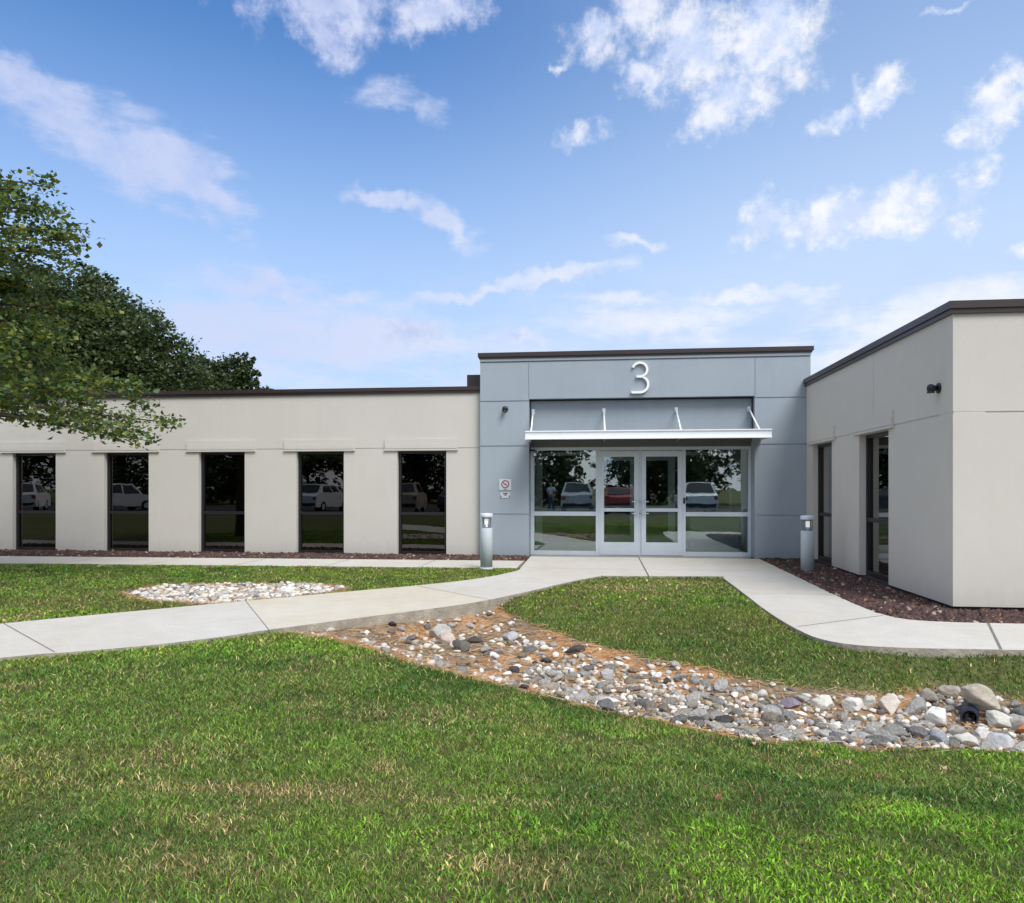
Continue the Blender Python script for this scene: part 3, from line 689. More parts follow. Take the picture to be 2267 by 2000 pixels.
rel(b.build('red_ring', M['sign_red']), t)
t = empty('notice_plate', (-1.957, 15.245, 1.18)); tag(t, 'smaller pale plate with red marks below the red ring plate', 'sign')
b = MB(); b.box(-2.06, -1.855, 15.238, 15.2485, 1.185, 1.30, .002); rel(b.build('plate', M['sign_white']), t)
b = MB()
for (x0, x1, z0, z1) in ((-2.0, -1.91, 1.262, 1.288), (-1.985, -1.925, 1.236, 1.25), (-2.055, -2.035, 1.195, 1.235), (-1.88, -1.86, 1.195, 1.235)):
    b.quad((x0, 15.235, z0), (x1, 15.235, z0), (x1, 15.235, z1), (x0, 15.235, z1))
rel(b.build('red_mark', M['sign_red']), t)

def dome_light(name, loc, nrm, label):
    t = empty(name, loc, math.atan2(nrm[0], -nrm[1]) if nrm[0] == 0 else R(-90)); tag(t, label, 'wall lamp', 'round black wall lamps')
    b = MB(); b.lathe([(.062, 0), (.062, .018), (.05, .024)], axis='Y', n=20); q = b.build('backplate', M['black']); q.parent = t
    b = MB(); b.lathe([(.03, .024), (.034, .05), (.05, .085), (.052, .10), (.04, .125), (.015, .136)], axis='Y', n=20); q = b.build('lamp_head', M['black']); q.parent = t
    b = MB(); b.lathe([(.030, -.02), (.044, -.05), (.046, -.056), (.001, -.057)], (0, -.095, 0), n=16); q = b.build('shade', M['black']); q.parent = t
    return t
dome_light('wall_lamp', (-1.958, 15.25, 3.006), (0, -1), 'small round black lamp on the grey wall left of the canopy')
dome_light('wall_lamp', (3.98, 9.439, 2.575), (-1, 0), 'small round black lamp on the beige side wall of the right wing')
# camera under the canopy, left jamb
t = empty('security_camera', (-1.30, 15.45, 2.12)); tag(t, 'small security camera under the canopy by the left storefront jamb', 'camera')
b = MB(); b.tube((-1.462, 15.45, 2.17), (-1.36, 15.45, 2.17), .018); b.box(-1.468, -1.455, 15.40, 15.5, 2.10, 2.24); rel(b.build('bracket', M['black']), t)
b = MB(); b.box(-1.40, -1.31, 15.34, 15.50, 2.03, 2.12, .012); rel(b.build('housing', M['black']), t)
b = MB(); b.lathe([(.032, 0), (.034, .02), (.022, .035), (.006, .041)], (-1.355, 15.338, 2.078), axis='Y', n=14); rel(b.build('lens_cover', M['white']), t)

# bollards
def bollard(loc, label):
    t = empty('bollard_light', loc); tag(t, label, 'bollard light', 'bollard lights by the entrance')
    r = .105
    b = MB(); b.lathe([(r, 0), (r, .70), (r - .006, .708)], n=32); b.lathe([(r + .012, -.02), (r + .012, .022), (r, .03)], n=32); q = b.build('post', M['bollard']); q.parent = t
    b = MB()
    for a in (45, 135, 225, 315): b.box(*(lambda c, s_: (c - .012, c + .012, s_ - .012, s_ + .012, .70, .90))(math.cos(R(a)) * (r - .02), math.sin(R(a)) * (r - .02)))
    b.lathe([(r - .02, .70), (r - .045, .74), (.03, .80), (.03, .86), (r - .03, .895), (r - .02, .90)], n=24); q = b.build('louvre', mat('smoked_reflector', (.30, .33, .35), .35, metal=.4)); q.parent = t
    b = MB(); b.lathe([(.034, .765), (.036, .77), (.036, .865), (.03, .87)], (0, -.015, 0), n=16); q = b.build('lamp', M['lamp']); q.parent = t
    b = MB(); b.lathe([(r + .006, .895), (r + .008, .90), (r + .008, .945), (r - .004, .96), (.01, .966)], n=32); q = b.build('cap', M['alu']); q.parent = t
M['bollard'] = mat('matte_grey_post', (.47, .53, .57), .62, metal=.0, var=.05)
bollard((-1.98, 12.86, -.01), 'grey cylindrical bollard light standing left of the entrance path')
bollard((3.41, 13.0, -.03), 'grey cylindrical bollard light in red gravel right of the entrance path')

# things behind the wing windows
def inside(name, boxes, m_, label, cat):
    b = MB()
    for bx in boxes: b.box(*bx)
    return tag(b.build(name, m_), label, cat)
MBL = mat('tan_blind_fabric', (.40, .36, .30), .9, var=.1); MPN = mat('dark_grey_board', (.20, .20, .24), .8)
for k, (x0, x1, lab) in enumerate(((LW[1][0] + .42, LW[1][0] + .66, 'stack of pale vertical blinds inside the leftmost window'), (LW[2][0] + .06, LW[2][0] + .14, 'narrow stack of blinds inside the second window from the left'), (LW[3][0] + .06, LW[3][0] + .34, 'wide stack of blinds inside the middle window'))):
    n = max(2, int((x1 - x0) / .03)); inside('window_blind', [(x0 + (x1 - x0) * i / n, x0 + (x1 - x0) * (i + .55) / n, 15.85, 15.93, .12, 2.6) for i in range(n)], MBL, lab, 'blind')
inside('display_board', [(LW[4][0] + .33, LW[4][0] + .86, 15.70, 15.73, .92, 1.72), (LW[4][0] + .36, LW[4][0] + .40, 15.74, 15.78, .01, .92), (LW[4][0] + .78, LW[4][0] + .82, 15.74, 15.78, .01, .92)], MPN, 'dark grey board standing inside the fourth window from the left', 'board')
inside('window_blind', [(4.55, 4.60, 13.9 + i * .1, 13.96 + i * .1, .1, 2.6) for i in range(10)], mat('dark_blind', (.16, .155, .165), .9), 'dark drawn blinds in the far side window of the right wing', 'blind')
inside('window_blind', [(4.60, 4.64, 11.55 + i * .1, 11.60 + i * .1, .1, 2.6) for i in range(3)], MBL, 'tan blinds gathered in the near side window of the right wing', 'blind')
inside('office_desk', [(4.5, 5.3, 11.2, 12.6, .72, .75), (4.55, 4.6, 11.25, 11.3, .02, .72), (4.55, 4.6, 12.5, 12.55, .02, .72), (5.2, 5.25, 11.25, 11.3, .02, .72), (5.2, 5.25, 12.5, 12.55, .02, .72)], mat('desk_top', (.3, .33, .35), .5), 'plain desk inside the near side window of the right wing', 'desk')

# ---------------------------------------------------------------- stones
def stone_mesh(i, sub=2, elong=1.):
    bm = bmesh.new(); bmesh.ops.create_icosphere(bm, subdivisions=sub, radius=1)
    off = Vector((i * 7.3, i * 3.1, i * 5.7)); sx_, sy_, sz_ = random.uniform(1.0, 1.6) * elong, random.uniform(.68, 1.), random.uniform(.42, .75)
    for v in bm.verts:
        p = v.co.copy(); n1 = mnoise.noise(p * .9 + off); n2 = mnoise.noise(p * 2.2 + off)
        v.co = p * (1 + .38 * n1 + .18 * n2)
        # planar chips so the stones are not eggs
        for pl in range(6):
            d = Vector((math.sin(i * 3 + pl * 2.1), math.cos(i * 1.7 + pl * 1.3), .5 * math.sin(i + pl * 2.9))).normalized()
            h = v.co.dot(d) - .66
            if h > 0: v.co -= d * h * .92
        v.co = Vector((v.co.x * sx_, v.co.y * sy_, v.co.z * sz_))
    for f in bm.faces: f.smooth = True
    me = bpy.data.meshes.new('river_stone'); bm.to_mesh(me); bm.free(); me.materials.append(M['stone']); return me
STM = [stone_mesh(i, 3) for i in range(14)]
def scatter(poly, sizes, inset, overlap, tries, accept=None):
    P = np.array(poly); lo = P.min(0); hi = P.max(0); out = []
    cell = {}; 
    cand = RNG.random((tries, 2)) * (hi - lo) + lo
    sd_ = poly_sd(poly, cand[:, 0], cand[:, 1])
    for k in range(tries):
        x, y = cand[k]; r = sizes(x, y)
        if sd_[k] > -inset - r * .3: continue
        if accept and not accept(x, y, sd_[k]): continue
        gx, gy = int(x // .3), int(y // .3); ok = True
        for i in (-1, 0, 1):
            for j in (-1, 0, 1):
                for (a, b_, c) in cell.get((gx + i, gy + j), ()):
                    if (a - x) ** 2 + (b_ - y) ** 2 < ((r + c) * overlap) ** 2: ok = False; break
                if not ok: break
            if not ok: break
        if ok: cell.setdefault((gx, gy), []).append((x, y, r)); out.append((x, y, r))
    return out
def swsize(x, y):
    f = 1 + .55 * float(sstep(-1.5, 2.6, np.float64(x)))
    return random.choice((.022, .027, .032, .038, .045, .052, .066)) * f
SWV = [p for p in SW if p[0] < 5.9]
def swacc(x, y, sd_):
    # sparser in the straw-covered western half and along the fringe
    dens = .09 + 1.05 * float(sstep(-1.1, .6, np.float64(x)))
    if -1.0 < x < 2.5 and _shift(x, y) > 0 and random.random() < .93: return False
    cl = float(fbm(np.float64(x), np.float64(y), 1.3, 33, 2))
    return random.random() < dens * (.35 + 1.1 * cl) * (.15 + .85 * float(sstep(.04, .36, np.float64(-sd_)))) and x < 4.6
_shift = lambda x, y: float(poly_sd(SW, np.array([x + .10]), np.array([y + .26]))[0])
st = scatter(SWV, swsize, .03, .74, 30000, swacc)
# specific boulders (x, y, half size, stretch, tilt, label, tone)
BOULD = [
 ((2.92, 6.22, .02), (.165, .09, .10), (6, 32, -14), 'long tan-grey boulder leaning over the dark pipe mouth', (.42, .38, .31)),
 ((2.55, 6.10, 0), (.095, .09, .092), (5, 0, 20), 'rounded near-white boulder left of the dark pipe mouth', (.66, .65, .62)),
 ((2.98, 6.07, 0), (.10, .075, .075), (0, 14, -20), 'light grey boulder just right of the dark pipe mouth', (.52, .51, .46)),
 ((3.10, 5.92, 0), (.085, .07, .06), (0, 0, 10), 'rust-orange boulder at the right end of the creek bed', (.46, .19, .08)),
 ((2.71, 5.75, 0), (.052, .05, .062), (10, 0, 0), 'small upright pale stone in front of the pipe mouth', (.60, .59, .57)),
 ((2.28, 5.40, 0), (.068, .06, .066), (0, 5, 0), 'round blue-grey boulder at the near edge of the creek bed', (.26, .28, .31)),
 ((2.48, 5.45, 0), (.115, .075, .068), (0, 12, -12), 'long pale grey boulder beside the round blue-grey one', (.52, .51, .48)),
 ((2.64, 5.33, 0), (.10, .08, .075), (0, 12, -10), 'broad mid-grey boulder nearest the lower right lawn edge', (.44, .44, .45)),
 ((2.83, 6.52, 0), (.10, .07, .06), (0, 0, 15), 'brownish slab-like stone tucked behind the white boulder', (.34, .30, .25)),
 ((1.50, 6.18, 0), (.088, .06, .045), (0, 0, 5), 'flat purple-grey stone at the left end of the row of pale stones', (.20, .17, .22)),
 ((1.74, 6.17, 0), (.105, .07, .065), (0, 0, -8), 'cream-white flat-topped stone right of the purple-grey one', (.60, .58, .52)),
 ((1.97, 6.20, 0), (.095, .07, .065), (0, 0, 12), 'white angular stone second in the row of pale stones', (.66, .64, .60)),
 ((2.24, 6.20, 0), (.085, .07, .085), (0, 0, -5), 'tall pinkish-beige stone at the right end of the row of pale stones', (.56, .50, .44)),
 ((2.11, 6.24, 0), (.07, .06, .055), (0, 0, 25), 'small cream stone between the white and the pinkish-beige stones', (.58, .56, .50)),
 ((-1.60, 7.68, 0), (.12, .08, .085), (0, 8, -10), 'pink-beige boulder in the middle of the upper creek bed', (.50, .42, .36)),
 ((-1.74, 8.0, 0), (.125, .09, .10), (0, 0, 15), 'pale weathered boulder behind the pink-beige one', (.44, .43, .40)),
 ((-1.33, 7.92, 0), (.10, .06, .045), (0, 0, -25), 'dark brown flat stone beside the pink-beige boulder', (.07, .055, .05)),
 ((-1.40, 7.45, 0), (.11, .07, .06), (0, 6, -18), 'dark mossy stone in front of the pink-beige boulder', (.12, .12, .10)),
 ((-.97, 8.1, 0), (.10, .07, .06), (0, 0, 10), 'flat grey stone near the upper lawn edge of the creek bed', (.40, .41, .42)),
 ((.04, 5.86, 0), (.11, .05, .05), (0, 0, -15), 'long whitish stone lying along the lower lawn edge', (.62, .60, .55)),
 ((.05, 6.75, 0), (.085, .06, .06), (0, 0, 30), 'mid-grey rounded stone in the upper middle of the creek bed', (.36, .36, .37)),
 ((-2.28, 8.02, 0), (.05, .035, .035), (0, 0, 10), 'small black stone at the foot of the path edge', (.02, .02, .024)),
]
big = []
for k, (loc, dim, rot, lab, tone) in enumerate(BOULD):
    me = stone_mesh(40 + k, 4); zz = max(abs(v.co.z) for v in me.vertices); xx = max(abs(v.co.x) for v in me.vertices); yy = max(abs(v.co.y) for v in me.vertices)
    me.transform(Matrix.Diagonal((dim[0] / xx, dim[1] / yy, dim[2] / zz, 1)))
    me.materials.clear(); me.materials.append(mat('boulder', tone, .85, var=.28, vscale=9, bump=.6, bscale=30))
    o = bpy.data.objects.new('boulder', me); COL.objects.link(o)
    z = float(terr(np.array([loc[0]]), np.array([loc[1]]))[0])
    o.location = (loc[0], loc[1], (z + dim[2] * .55) if k else z + .165); o.rotation_euler = tuple(R(a) for a in rot)
    tag(o, lab, 'boulder'); big.append((loc[0], loc[1], max(dim[0], dim[1]) * (.75 if k else .4)))
st = [s_ for s_ in st if all((s_[0] - a) ** 2 + (s_[1] - b_) ** 2 > (c * .9 + s_[2] * .6) ** 2 for a, b_, c in big) and (s_[0] - 2.79) ** 2 + (s_[1] - 6.08) ** 2 > .025]
app = lambda s_: -s_[2] / math.hypot(s_[0], s_[1])
st.sort(key=app)
SX_, SY_ = np.array([s_[0] for s_ in st]), np.array([s_[1] for s_ in st]); SZ_ = terr(SX_, SY_)
for i in range(min(300, len(st))):
    x, y, r = st[i]
    o = bpy.data.objects.new('river_stone', STM[i % len(STM)]); COL.objects.link(o)
    o.location = (x, y, SZ_[i] + r * random.uniform(.12, .38)); s_ = r * random.uniform(.85, 1.1); o.scale = (s_, s_, s_ * random.uniform(.8, 1.15))
    o.rotation_euler = (random.uniform(-.25, .25), random.uniform(-.25, .25), random.uniform(0, 6.28))
    tag(o, 'pale to dark grey river stone lying loose in the dry creek bed', 'stone', 'river stones in the dry creek bed')
def stuff_stones(name, lst, label):
    V = []; F = []; T = []; off = 0; tm = [stone_mesh(80 + i, 2) for i in range(8)]
    base = []
    for me in tm:
        v = np.array([list(q.co) for q in me.vertices]); f = np.array([list(p.vertices) for p in me.polygons]); base.append((v, f))
    xs = np.array([s_[0] for s_ in lst]); ys = np.array([s_[1] for s_ in lst]); zs = terr(xs, ys)
    for i, (x, y, r) in enumerate(lst):
        v, f = base[i % 8]; a = random.uniform(0, 6.28); c, s_ = math.cos(a), math.sin(a)
        w = v * r * random.uniform(.85, 1.1); w = np.stack([w[:, 0] * c - w[:, 1] * s_, w[:, 0] * s_ + w[:, 1] * c, w[:, 2]], 1) + np.array([x, y, zs[i] + r * random.uniform(.1, .4)])
        V.append(w); F.append(f + off); off += len(v); t = random.choice(STONE_TONES); T.append(np.tile(t, (len(v), 1)))
    o = npmesh(name, np.concatenate(V), np.concatenate(F), 3, M['stuff_stone'], np.concatenate(T), smooth=True); tag(o, label, 'stones', kind='stuff'); return o
small = scatter(SWV, lambda x, y: random.choice((.012, .018, .025, .03)), .02, .8, 32000, lambda x, y, d: x < 4.6 and random.random() < .035 + .78 * float(sstep(-.8, 1.0, np.float64(x))) and not (-1.0 < x < 2.5 and _shift(x, y) > 0 and random.random() < .8))
stuff_stones('small_river_stones', st[300:] + small, 'small grey and white pebbles between the stones of the dry creek bed')
ov = scatter(OVAL, lambda x, y: random.choice((.035, .045, .055, .065)), .06, .80, 9000, lambda x, y, d: random.random() < .9)
ov += scatter(OVAL, lambda x, y: random.choice((.018, .025, .03)), .05, .9, 5000, lambda x, y, d: random.random() < .6)
stuff_stones('cobble_bed', ov, 'oval bed of white and grey cobbles in the left lawn beside the path')

# drain pipe mouth
t = empty('drain_pipe', (2.79, 6.15, -.38)); tag(t, 'dark blue-black drain pipe mouth opening under the leaning boulder', 'pipe')
pz = float(terr(np.array([2.79]), np.array([6.1]))[0]) + .052
MP = mat('black_plastic_pipe', (.02, .025, .045), .35); MPI = mat('pipe_inside', (.004, .004, .005), .9)
b = MB(); n = 28; ys_ = [6.10, 6.12, 6.14] + [6.16 + .03 * i for i in range(12)]
prev = None
for k, y in enumerate(ys_):
    r = .066 + (.004 if k % 2 else 0.)
    ring = [b.bm.verts.new((2.79 + r * math.cos(2 * PI * i / n) + (y - 6.10) * .47, y, pz + r * math.sin(2 * PI * i / n))) for i in range(n)]
    if prev: [b.bm.faces.new((prev[i], prev[(i + 1) % n], ring[(i + 1) % n], ring[i])) for i in range(n)]
    else: first = ring
    prev = ring
inner = [b.bm.verts.new((2.79 + .054 * math.cos(2 * PI * i / n), 6.10, pz + .054 * math.sin(2 * PI * i / n))) for i in range(n)]
[b.bm.faces.new((first[i], first[(i + 1) % n], inner[(i + 1) % n], inner[i])) for i in range(n)]
rel(b.build('pipe_wall', MP), t)
b = MB(); prev = None
for y in (6.101, 6.5):
    ring = [b.bm.verts.new((2.79 + .0535 * math.cos(2 * PI * i / n) + (y - 6.10) * .47, y, pz + .0535 * math.sin(2 * PI * i / n))) for i in range(n)]
    if prev: [b.bm.faces.new((prev[i], prev[(i + 1) % n], ring[(i + 1) % n], ring[i])) for i in range(n)]
    prev = ring
b.bm.faces.new(prev); rel(b.build('pipe_lining', MPI), t)

# ---------------------------------------------------------------- red gravel
def chips(name, poly, dens, size, zb_, label, tones):
    P = np.array(poly); lo = P.min(0); hi = P.max(0); n = int(dens * (hi - lo).prod())
    C = RNG.random((n, 2)) * (hi - lo) + lo; d = poly_sd(poly, C[:, 0], C[:, 1]); C = C[(d < -.012) & (C[:, 0] > -15) & (C[:, 0] < 7)]; n = len(C)
    cube = np.array([[x, y, z] for x in (-1, 1) for y in (-1, 1) for z in (-1, 1)], float)
    fc = np.array([[0, 1, 3, 2], [4, 6, 7, 5], [0, 4, 5, 1], [2, 3, 7, 6], [0, 2, 6, 4], [1, 5, 7, 3]])
    jit = 1 + (RNG.random((n, 8, 3)) - .5) * .8
    s_ = (size * (.4 + RNG.random((n, 1, 1)) ** 1.6)); v = cube[None] * jit * s_ * (.6 + .6 * RNG.random((n, 1, 3)))
    # random rotation
    a, b_, c = [RNG.random(n) * 6.28 for _ in range(3)]
    def rot(v, an, i, j):
        ca, sa = np.cos(an)[:, None], np.sin(an)[:, None]; x, y = v[:, :, i].copy(), v[:, :, j].copy(); v[:, :, i] = x * ca - y * sa; v[:, :, j] = x * sa + y * ca
    rot(v, a, 0, 1); rot(v, b_, 1, 2); rot(v, c, 0, 2)
    v += np.concatenate([C, np.full((n, 1), zb_) + RNG.random((n, 1)) * size * .9], 1)[:, None, :]
    F = (fc[None] + (np.arange(n) * 8)[:, None, None]).reshape(-1, 4)
    t = np.array(tones); w = RNG.choice(len(t), n, p=np.array([.30, .26, .22, .14, .05, .03])); T = np.repeat(t[w] * (.8 + .4 * RNG.random((n, 1))), 8, 0)
    o = npmesh(name, v.reshape(-1, 3), F, 4, attrmat(name, .85, 0, .25), T); tag(o, label, 'gravel', kind='stuff')
RT = [(.088, .052, .047), (.066, .042, .038), (.112, .066, .056), (.045, .031, .03), (.22, .13, .075), (.34, .29, .24)]
chips('red_gravel', REDR, 2600, .022, -.028, 'dark red-brown crushed gravel between the right path and the right wing', RT)
chips('red_gravel', REDL, 1300, .022, -.028, 'thin strip of red-brown gravel along the foot of the left wing', RT)

# ---------------------------------------------------------------- grass
def grass_color(x, y):
    n = len(x); a = fbm(x, y, .55, 41, 3); b_ = fbm(x, y, 1.7, 47, 3); c = fbm(x, y, 6., 53, 2); r = RNG.random(n)
    base = np.array([.138, .222, .036]); dark = np.array([.05, .13, .018]); lime = np.array([.20, .375, .032]); tan = np.array([.50, .37, .19]); olive = np.array([.19, .21, .045]); brown = np.array([.22, .15, .085]); blue = np.array([.12, .25, .10])
    col = np.tile(base, (n, 1)).astype(float)
    def mixin(col, t, w): w = np.clip(w, 0, 1)[:, None]; return col * (1 - w) + t * w
    col = mixin(col, dark, sstep(.44, .62, b_) * .78)
    col = mixin(col, olive, sstep(.5, .7, 1 - a) * .7)
    col = mixin(col, blue, (RNG.random(n) < .12) * .8)
    # brighter clover-like growth: right foreground, strip along the left path edge, left lawn
    lz = sstep(.42, .62, fbm(x, y, 1.1, 61, 3)) * (.25 + .75 * sstep(-1.2, .6, x + (y - 3) * -.2)) * sstep(5.6, 4.6, y)
    lz = np.maximum(lz, .9 * np.exp(-((x + .55) / .75) ** 2 - ((y - 3.0) / .28) ** 2) * sstep(.35, .55, c)); lz = np.maximum(lz, .6 * sstep(.45, .6, c) * sstep(8.2, 9.5, y)); lz = np.maximum(lz, .6 * (x < -2) * (y < 8) * sstep(5.0, 6.2, y + (x + 4) * -.3))
    col = mixin(col, lime, np.where(r < .75, lz, lz * .2))
    # thatch / dry blades
    dry = .55 * sstep(.58, .76, fbm(x, y, 1.6, 71, 4)) * sstep(.35, .6, c); rr = RNG.random(n)
    for (cx, cy_, sx2, sy2, k) in ((-1.62, 3.34, .75, .07, .8), (-.55, 3.33, .5, .05, .6), (-2.25, 3.75, .3, .25, .4), (-.35, 2.75, .25, .12, .7), (-1.5, 2.62, .35, .12, .5), (.4, 10.8, .7, .6, .55), (1.2, 11.2, .6, .6, .5), (-.9, 4.6, .6, .3, .3)):
        dry = np.maximum(dry, k * 1.3 * np.exp(-((x - cx) / sx2) ** 2 - ((y - cy_) / sy2) ** 2))
    col = mixin(col, tan, (rr < .06 + .62 * dry) * .85); col = mixin(col, brown, (rr > .97 - .2 * sstep(.5, .7, fbm(x, y, 2.6, 91, 3))) * .85)
    return col * np.clip(1.16 * np.exp((.62 - .32 * sstep(6., 10., np.hypot(x, y)))[:, None] * RNG.normal(size=(n, 1))), .22, 2.5), lz * (r < .35)
def build_grass():
    bands = [(1.8, 4.0, 16000, .0020, .021), (4.0, 6.0, 10500, .0027, .024), (6.0, 9.0, 4600, .0042, .028), (9.0, 16.5, 1700, .0072, .030)]
    VV = []; TT = []; 
    for (d0, d1, dens, w, h) in bands:
        # sample in polar coordinates round the standpoint
        a0, a1 = R(-53), R(42); area = (a1 - a0) / 2 * (d1 ** 2 - d0 ** 2); n = int(area * dens)
        a = a0 + (a1 - a0) * RNG.random(n); d = np.sqrt(d0 ** 2 + (d1 ** 2 - d0 ** 2) * RNG.random(n))
        x = np.sin(a) * d; y = np.cos(a) * d
        mk = masks(x, y); dS, dP, dO, dR = mk
        e = (fbm(x, y, 7, 77, 2) - .5)
        keep = (dS > .02 + .10 * e) & (dP > -.015 + .03 * e) & (dO > .05 + .12 * e) & (dR > .01) & (y < 15.2) & ~((x > 3.9) & (y > 9))
        thin = fbm(x, y, 2.5, 83, 3); keep &= RNG.random(n) < .55 + .9 * thin
        x, y = x[keep], y[keep]; mk = [q[keep] for q in mk]; z = terr(x, y, mk); n = len(x)
        gc, weed = grass_color(x, y); weed = weed > .45; hh = h * (.4 + .9 * RNG.random(n)) * (.45 + 1.1 * fbm(x, y, 5, 87, 3)) * np.where(weed, .8, 1.); ww = w * (.7 + .6 * RNG.random(n)) * np.where(weed, 2.2, 1.); th = RNG.random(n) * 6.28; ph = RNG.random(n) * 6.28; lean = hh * (.3 + 1.3 * RNG.random(n))
        bx, by = np.cos(th) * ww, np.sin(th) * ww; lx, ly = np.cos(ph) * lean, np.sin(ph) * lean
        P0 = np.stack([x - bx, y - by, z - .004], 1); P1 = np.stack([x + bx, y + by, z - .004], 1)
        P2 = np.stack([x + bx * .8 + lx * .35, y + by * .8 + ly * .35, z + hh * .6], 1); P3 = np.stack([x - bx * .8 + lx * .35, y - by * .8 + ly * .35, z + hh * .6], 1)
        P4 = np.stack([x + lx, y + ly, z + hh * .97], 1)
        VV.append(np.stack([P0, P1, P2, P3, P4], 1).reshape(-1, 3)); TT.append(np.repeat(gc, 5, 0))
    V = np.concatenate(VV); T = np.concatenate(TT); n = len(V) // 5; k = (np.arange(n) * 5)[:, None]
    F = np.concatenate([k + np.array([[0, 1, 2]]), k + np.array([[0, 2, 3]]), k + np.array([[3, 2, 4]])])
    print('grass blades', n)
    o = npmesh('grass', V, F, 3, M['blade'], T); tag(o, 'mown green lawn with dry tan and bright clover patches', 'grass', kind='stuff')
build_grass()

def straw():
    V = []; T = []
    for poly, n0 in ((SWV, 16000), (OVAL, 3500)):
        P = np.array(poly); lo = P.min(0) - .1; hi = P.max(0) + .1; C = RNG.random((n0, 2)) * (hi - lo) + lo; d = poly_sd(poly, C[:, 0], C[:, 1])
        C = C[(d < .07) & (C[:, 0] < 4.8)]; dd_ = poly_sd(PATH, C[:, 0], C[:, 1]); C = C[dd_ > .02]; n = len(C); z = terr(C[:, 0], C[:, 1]) + .004 + RNG.random(n) * .02
        a = RNG.random(n) * 6.28; L_ = .03 + .05 * RNG.random(n); w = .003; dx, dy = np.cos(a), np.sin(a); t = (RNG.random(n) - .5) * .02
        c = np.stack([C[:, 0], C[:, 1], z], 1); u = np.stack([dx * L_, dy * L_, t], 1); s_ = np.stack([-dy * w, dx * w, np.full(n, .001)], 1)
        V.append(np.stack([c - u - s_, c - u + s_, c + u + s_, c + u - s_], 1).reshape(-1, 3))
        col = np.array([.46, .26, .12]) * (.55 + .8 * RNG.random((n, 1))) ; m_ = RNG.random(n) < .25; col[m_] = np.array([.5, .42, .28]) * .9; T.append(np.repeat(col, 4, 0))
    V = np.concatenate(V); F = np.arange(len(V)).reshape(-1, 4)
    o = npmesh('dry_straw', V, F, 4, attrmat('straw', .8, 0, .2), np.concatenate(T)); tag(o, 'orange-brown dead straw scattered over the stone beds', 'straw', kind='stuff')
straw()

# ---------------------------------------------------------------- trees
def leaves(C, size, tones, flat=.5):
    """C (n,3) leaf centres -> V, F, T of folded leaf faces"""
    n = len(C); d = RNG.normal(size=(n, 3)); d[:, 2] *= .7; d /= np.linalg.norm(d, axis=1)[:, None]
    up = RNG.normal(size=(n, 3)) * flat + np.array([0, 0, 1]); s_ = np.cross(d, up); s_ /= np.linalg.norm(s_, axis=1)[:, None] + 1e-9
    L_ = size * (.6 + .8 * RNG.random((n, 1))); nrm = np.cross(d, s_)
    p0 = C - d * L_ * .5; p2 = C + d * L_ * .5; p1 = C + s_ * L_ * .42 + nrm * L_ * .12; p3 = C - s_ * L_ * .42 + nrm * L_ * .12
    V = np.stack([p0, p1, p2, p3], 1).reshape(-1, 3); k = (np.arange(n) * 4)[:, None]
    F = np.concatenate([k + np.array([[0, 1, 2]]), k + np.array([[0, 2, 3]])]); t = np.array(tones)
    T = np.repeat(t[RNG.integers(0, len(t), n)] * (.7 + .6 * RNG.random((n, 1))), 4, 0)
    return V, F, T
def limb(b, pts, r0, r1, n=8):
    for k in range(len(pts) - 1):
        f0, f1 = k / (len(pts) - 1), (k + 1) / (len(pts) - 1)
        b.tube(pts[k], pts[k + 1], r0 + (r1 - r0) * f0, r0 + (r1 - r0) * f1, n=n, cap=(k == len(pts) - 2))
def cone_tree(loc, prof, zmin, zmax, nb, leaf, per, tones, label, trunk_r=.16, droop=.25, cluster=.16, group=None, name='tree', thin_above=99.):
    """tree with radial branches; prof(z) = crown radius"""
    t = empty(name, loc); tag(t, label, 'tree', group); b = MB()
    limb(b, [(0, 0, -.1), (.05, .02, zmax * .3), (-.03, .05, zmax * .6), (.02, 0, zmax * .95)], trunk_r, .03, 10)
    C = []
    for i in range(nb):
        z = zmin + (zmax - zmin) * ((i + random.random()) / nb) ** .9; a = i * 2.39996 + random.uniform(-.4, .4)
        Rr = prof(z) * random.uniform(.72, 1.12); z0 = max(.8, z - Rr * .12); dz = -droop * Rr * random.uniform(.2, 1.) if z < zmin + (zmax - zmin) * .4 else Rr * random.uniform(.0, .4 if z < thin_above else .10)
        p = [Vector((0, 0, z0))]; m_ = 5
        for k in range(1, m_ + 1):
            f = k / m_; p.append(Vector((math.cos(a + .1 * f) * Rr * f, math.sin(a + .1 * f) * Rr * f, z0 + dz * f * f + .06 * math.sin(f * 5 + i))))
        limb(b, p, .035, .006, 5)
        # side twigs with leaf clusters
        for q in range(int(per * (1. if z < thin_above else .42))):
            f = 1 - (random.random() ** 1.3) * .78; k = min(m_ - 1, int(f * m_)); base = p[k].lerp(p[k + 1], f * m_ - k)
            ta = a + random.choice((-1, 1)) * random.uniform(.3, 1.3); tl = random.uniform(.12, .5) * (1.15 - f * .6)
            tip = base + Vector((math.cos(ta) * tl, math.sin(ta) * tl, random.uniform(-.12, .16)))
            if q % 2 == 0: b.tube(base, tip, .006, .003, n=3, cap=False)
            nl = random.randint(9, 16); g = RNG.random((nl, 1)); cc = np.array(base) * (1 - g) + np.array(tip) * g + RNG.normal(size=(nl, 3)) * cluster * np.array([.55, .55, .4]); C.append(cc)
    tr = b.build('trunk', M['bark']); tr.parent = t
    V, F, T = leaves(np.concatenate(C), leaf, tones); o = npmesh('crown', V, F, 3, M['leaf'], T); o.parent = t
    return t
GREENS = [(.10, .17, .035), (.08, .14, .03), (.14, .19, .035), (.06, .11, .04), (.09, .16, .06), (.19, .21, .03)]
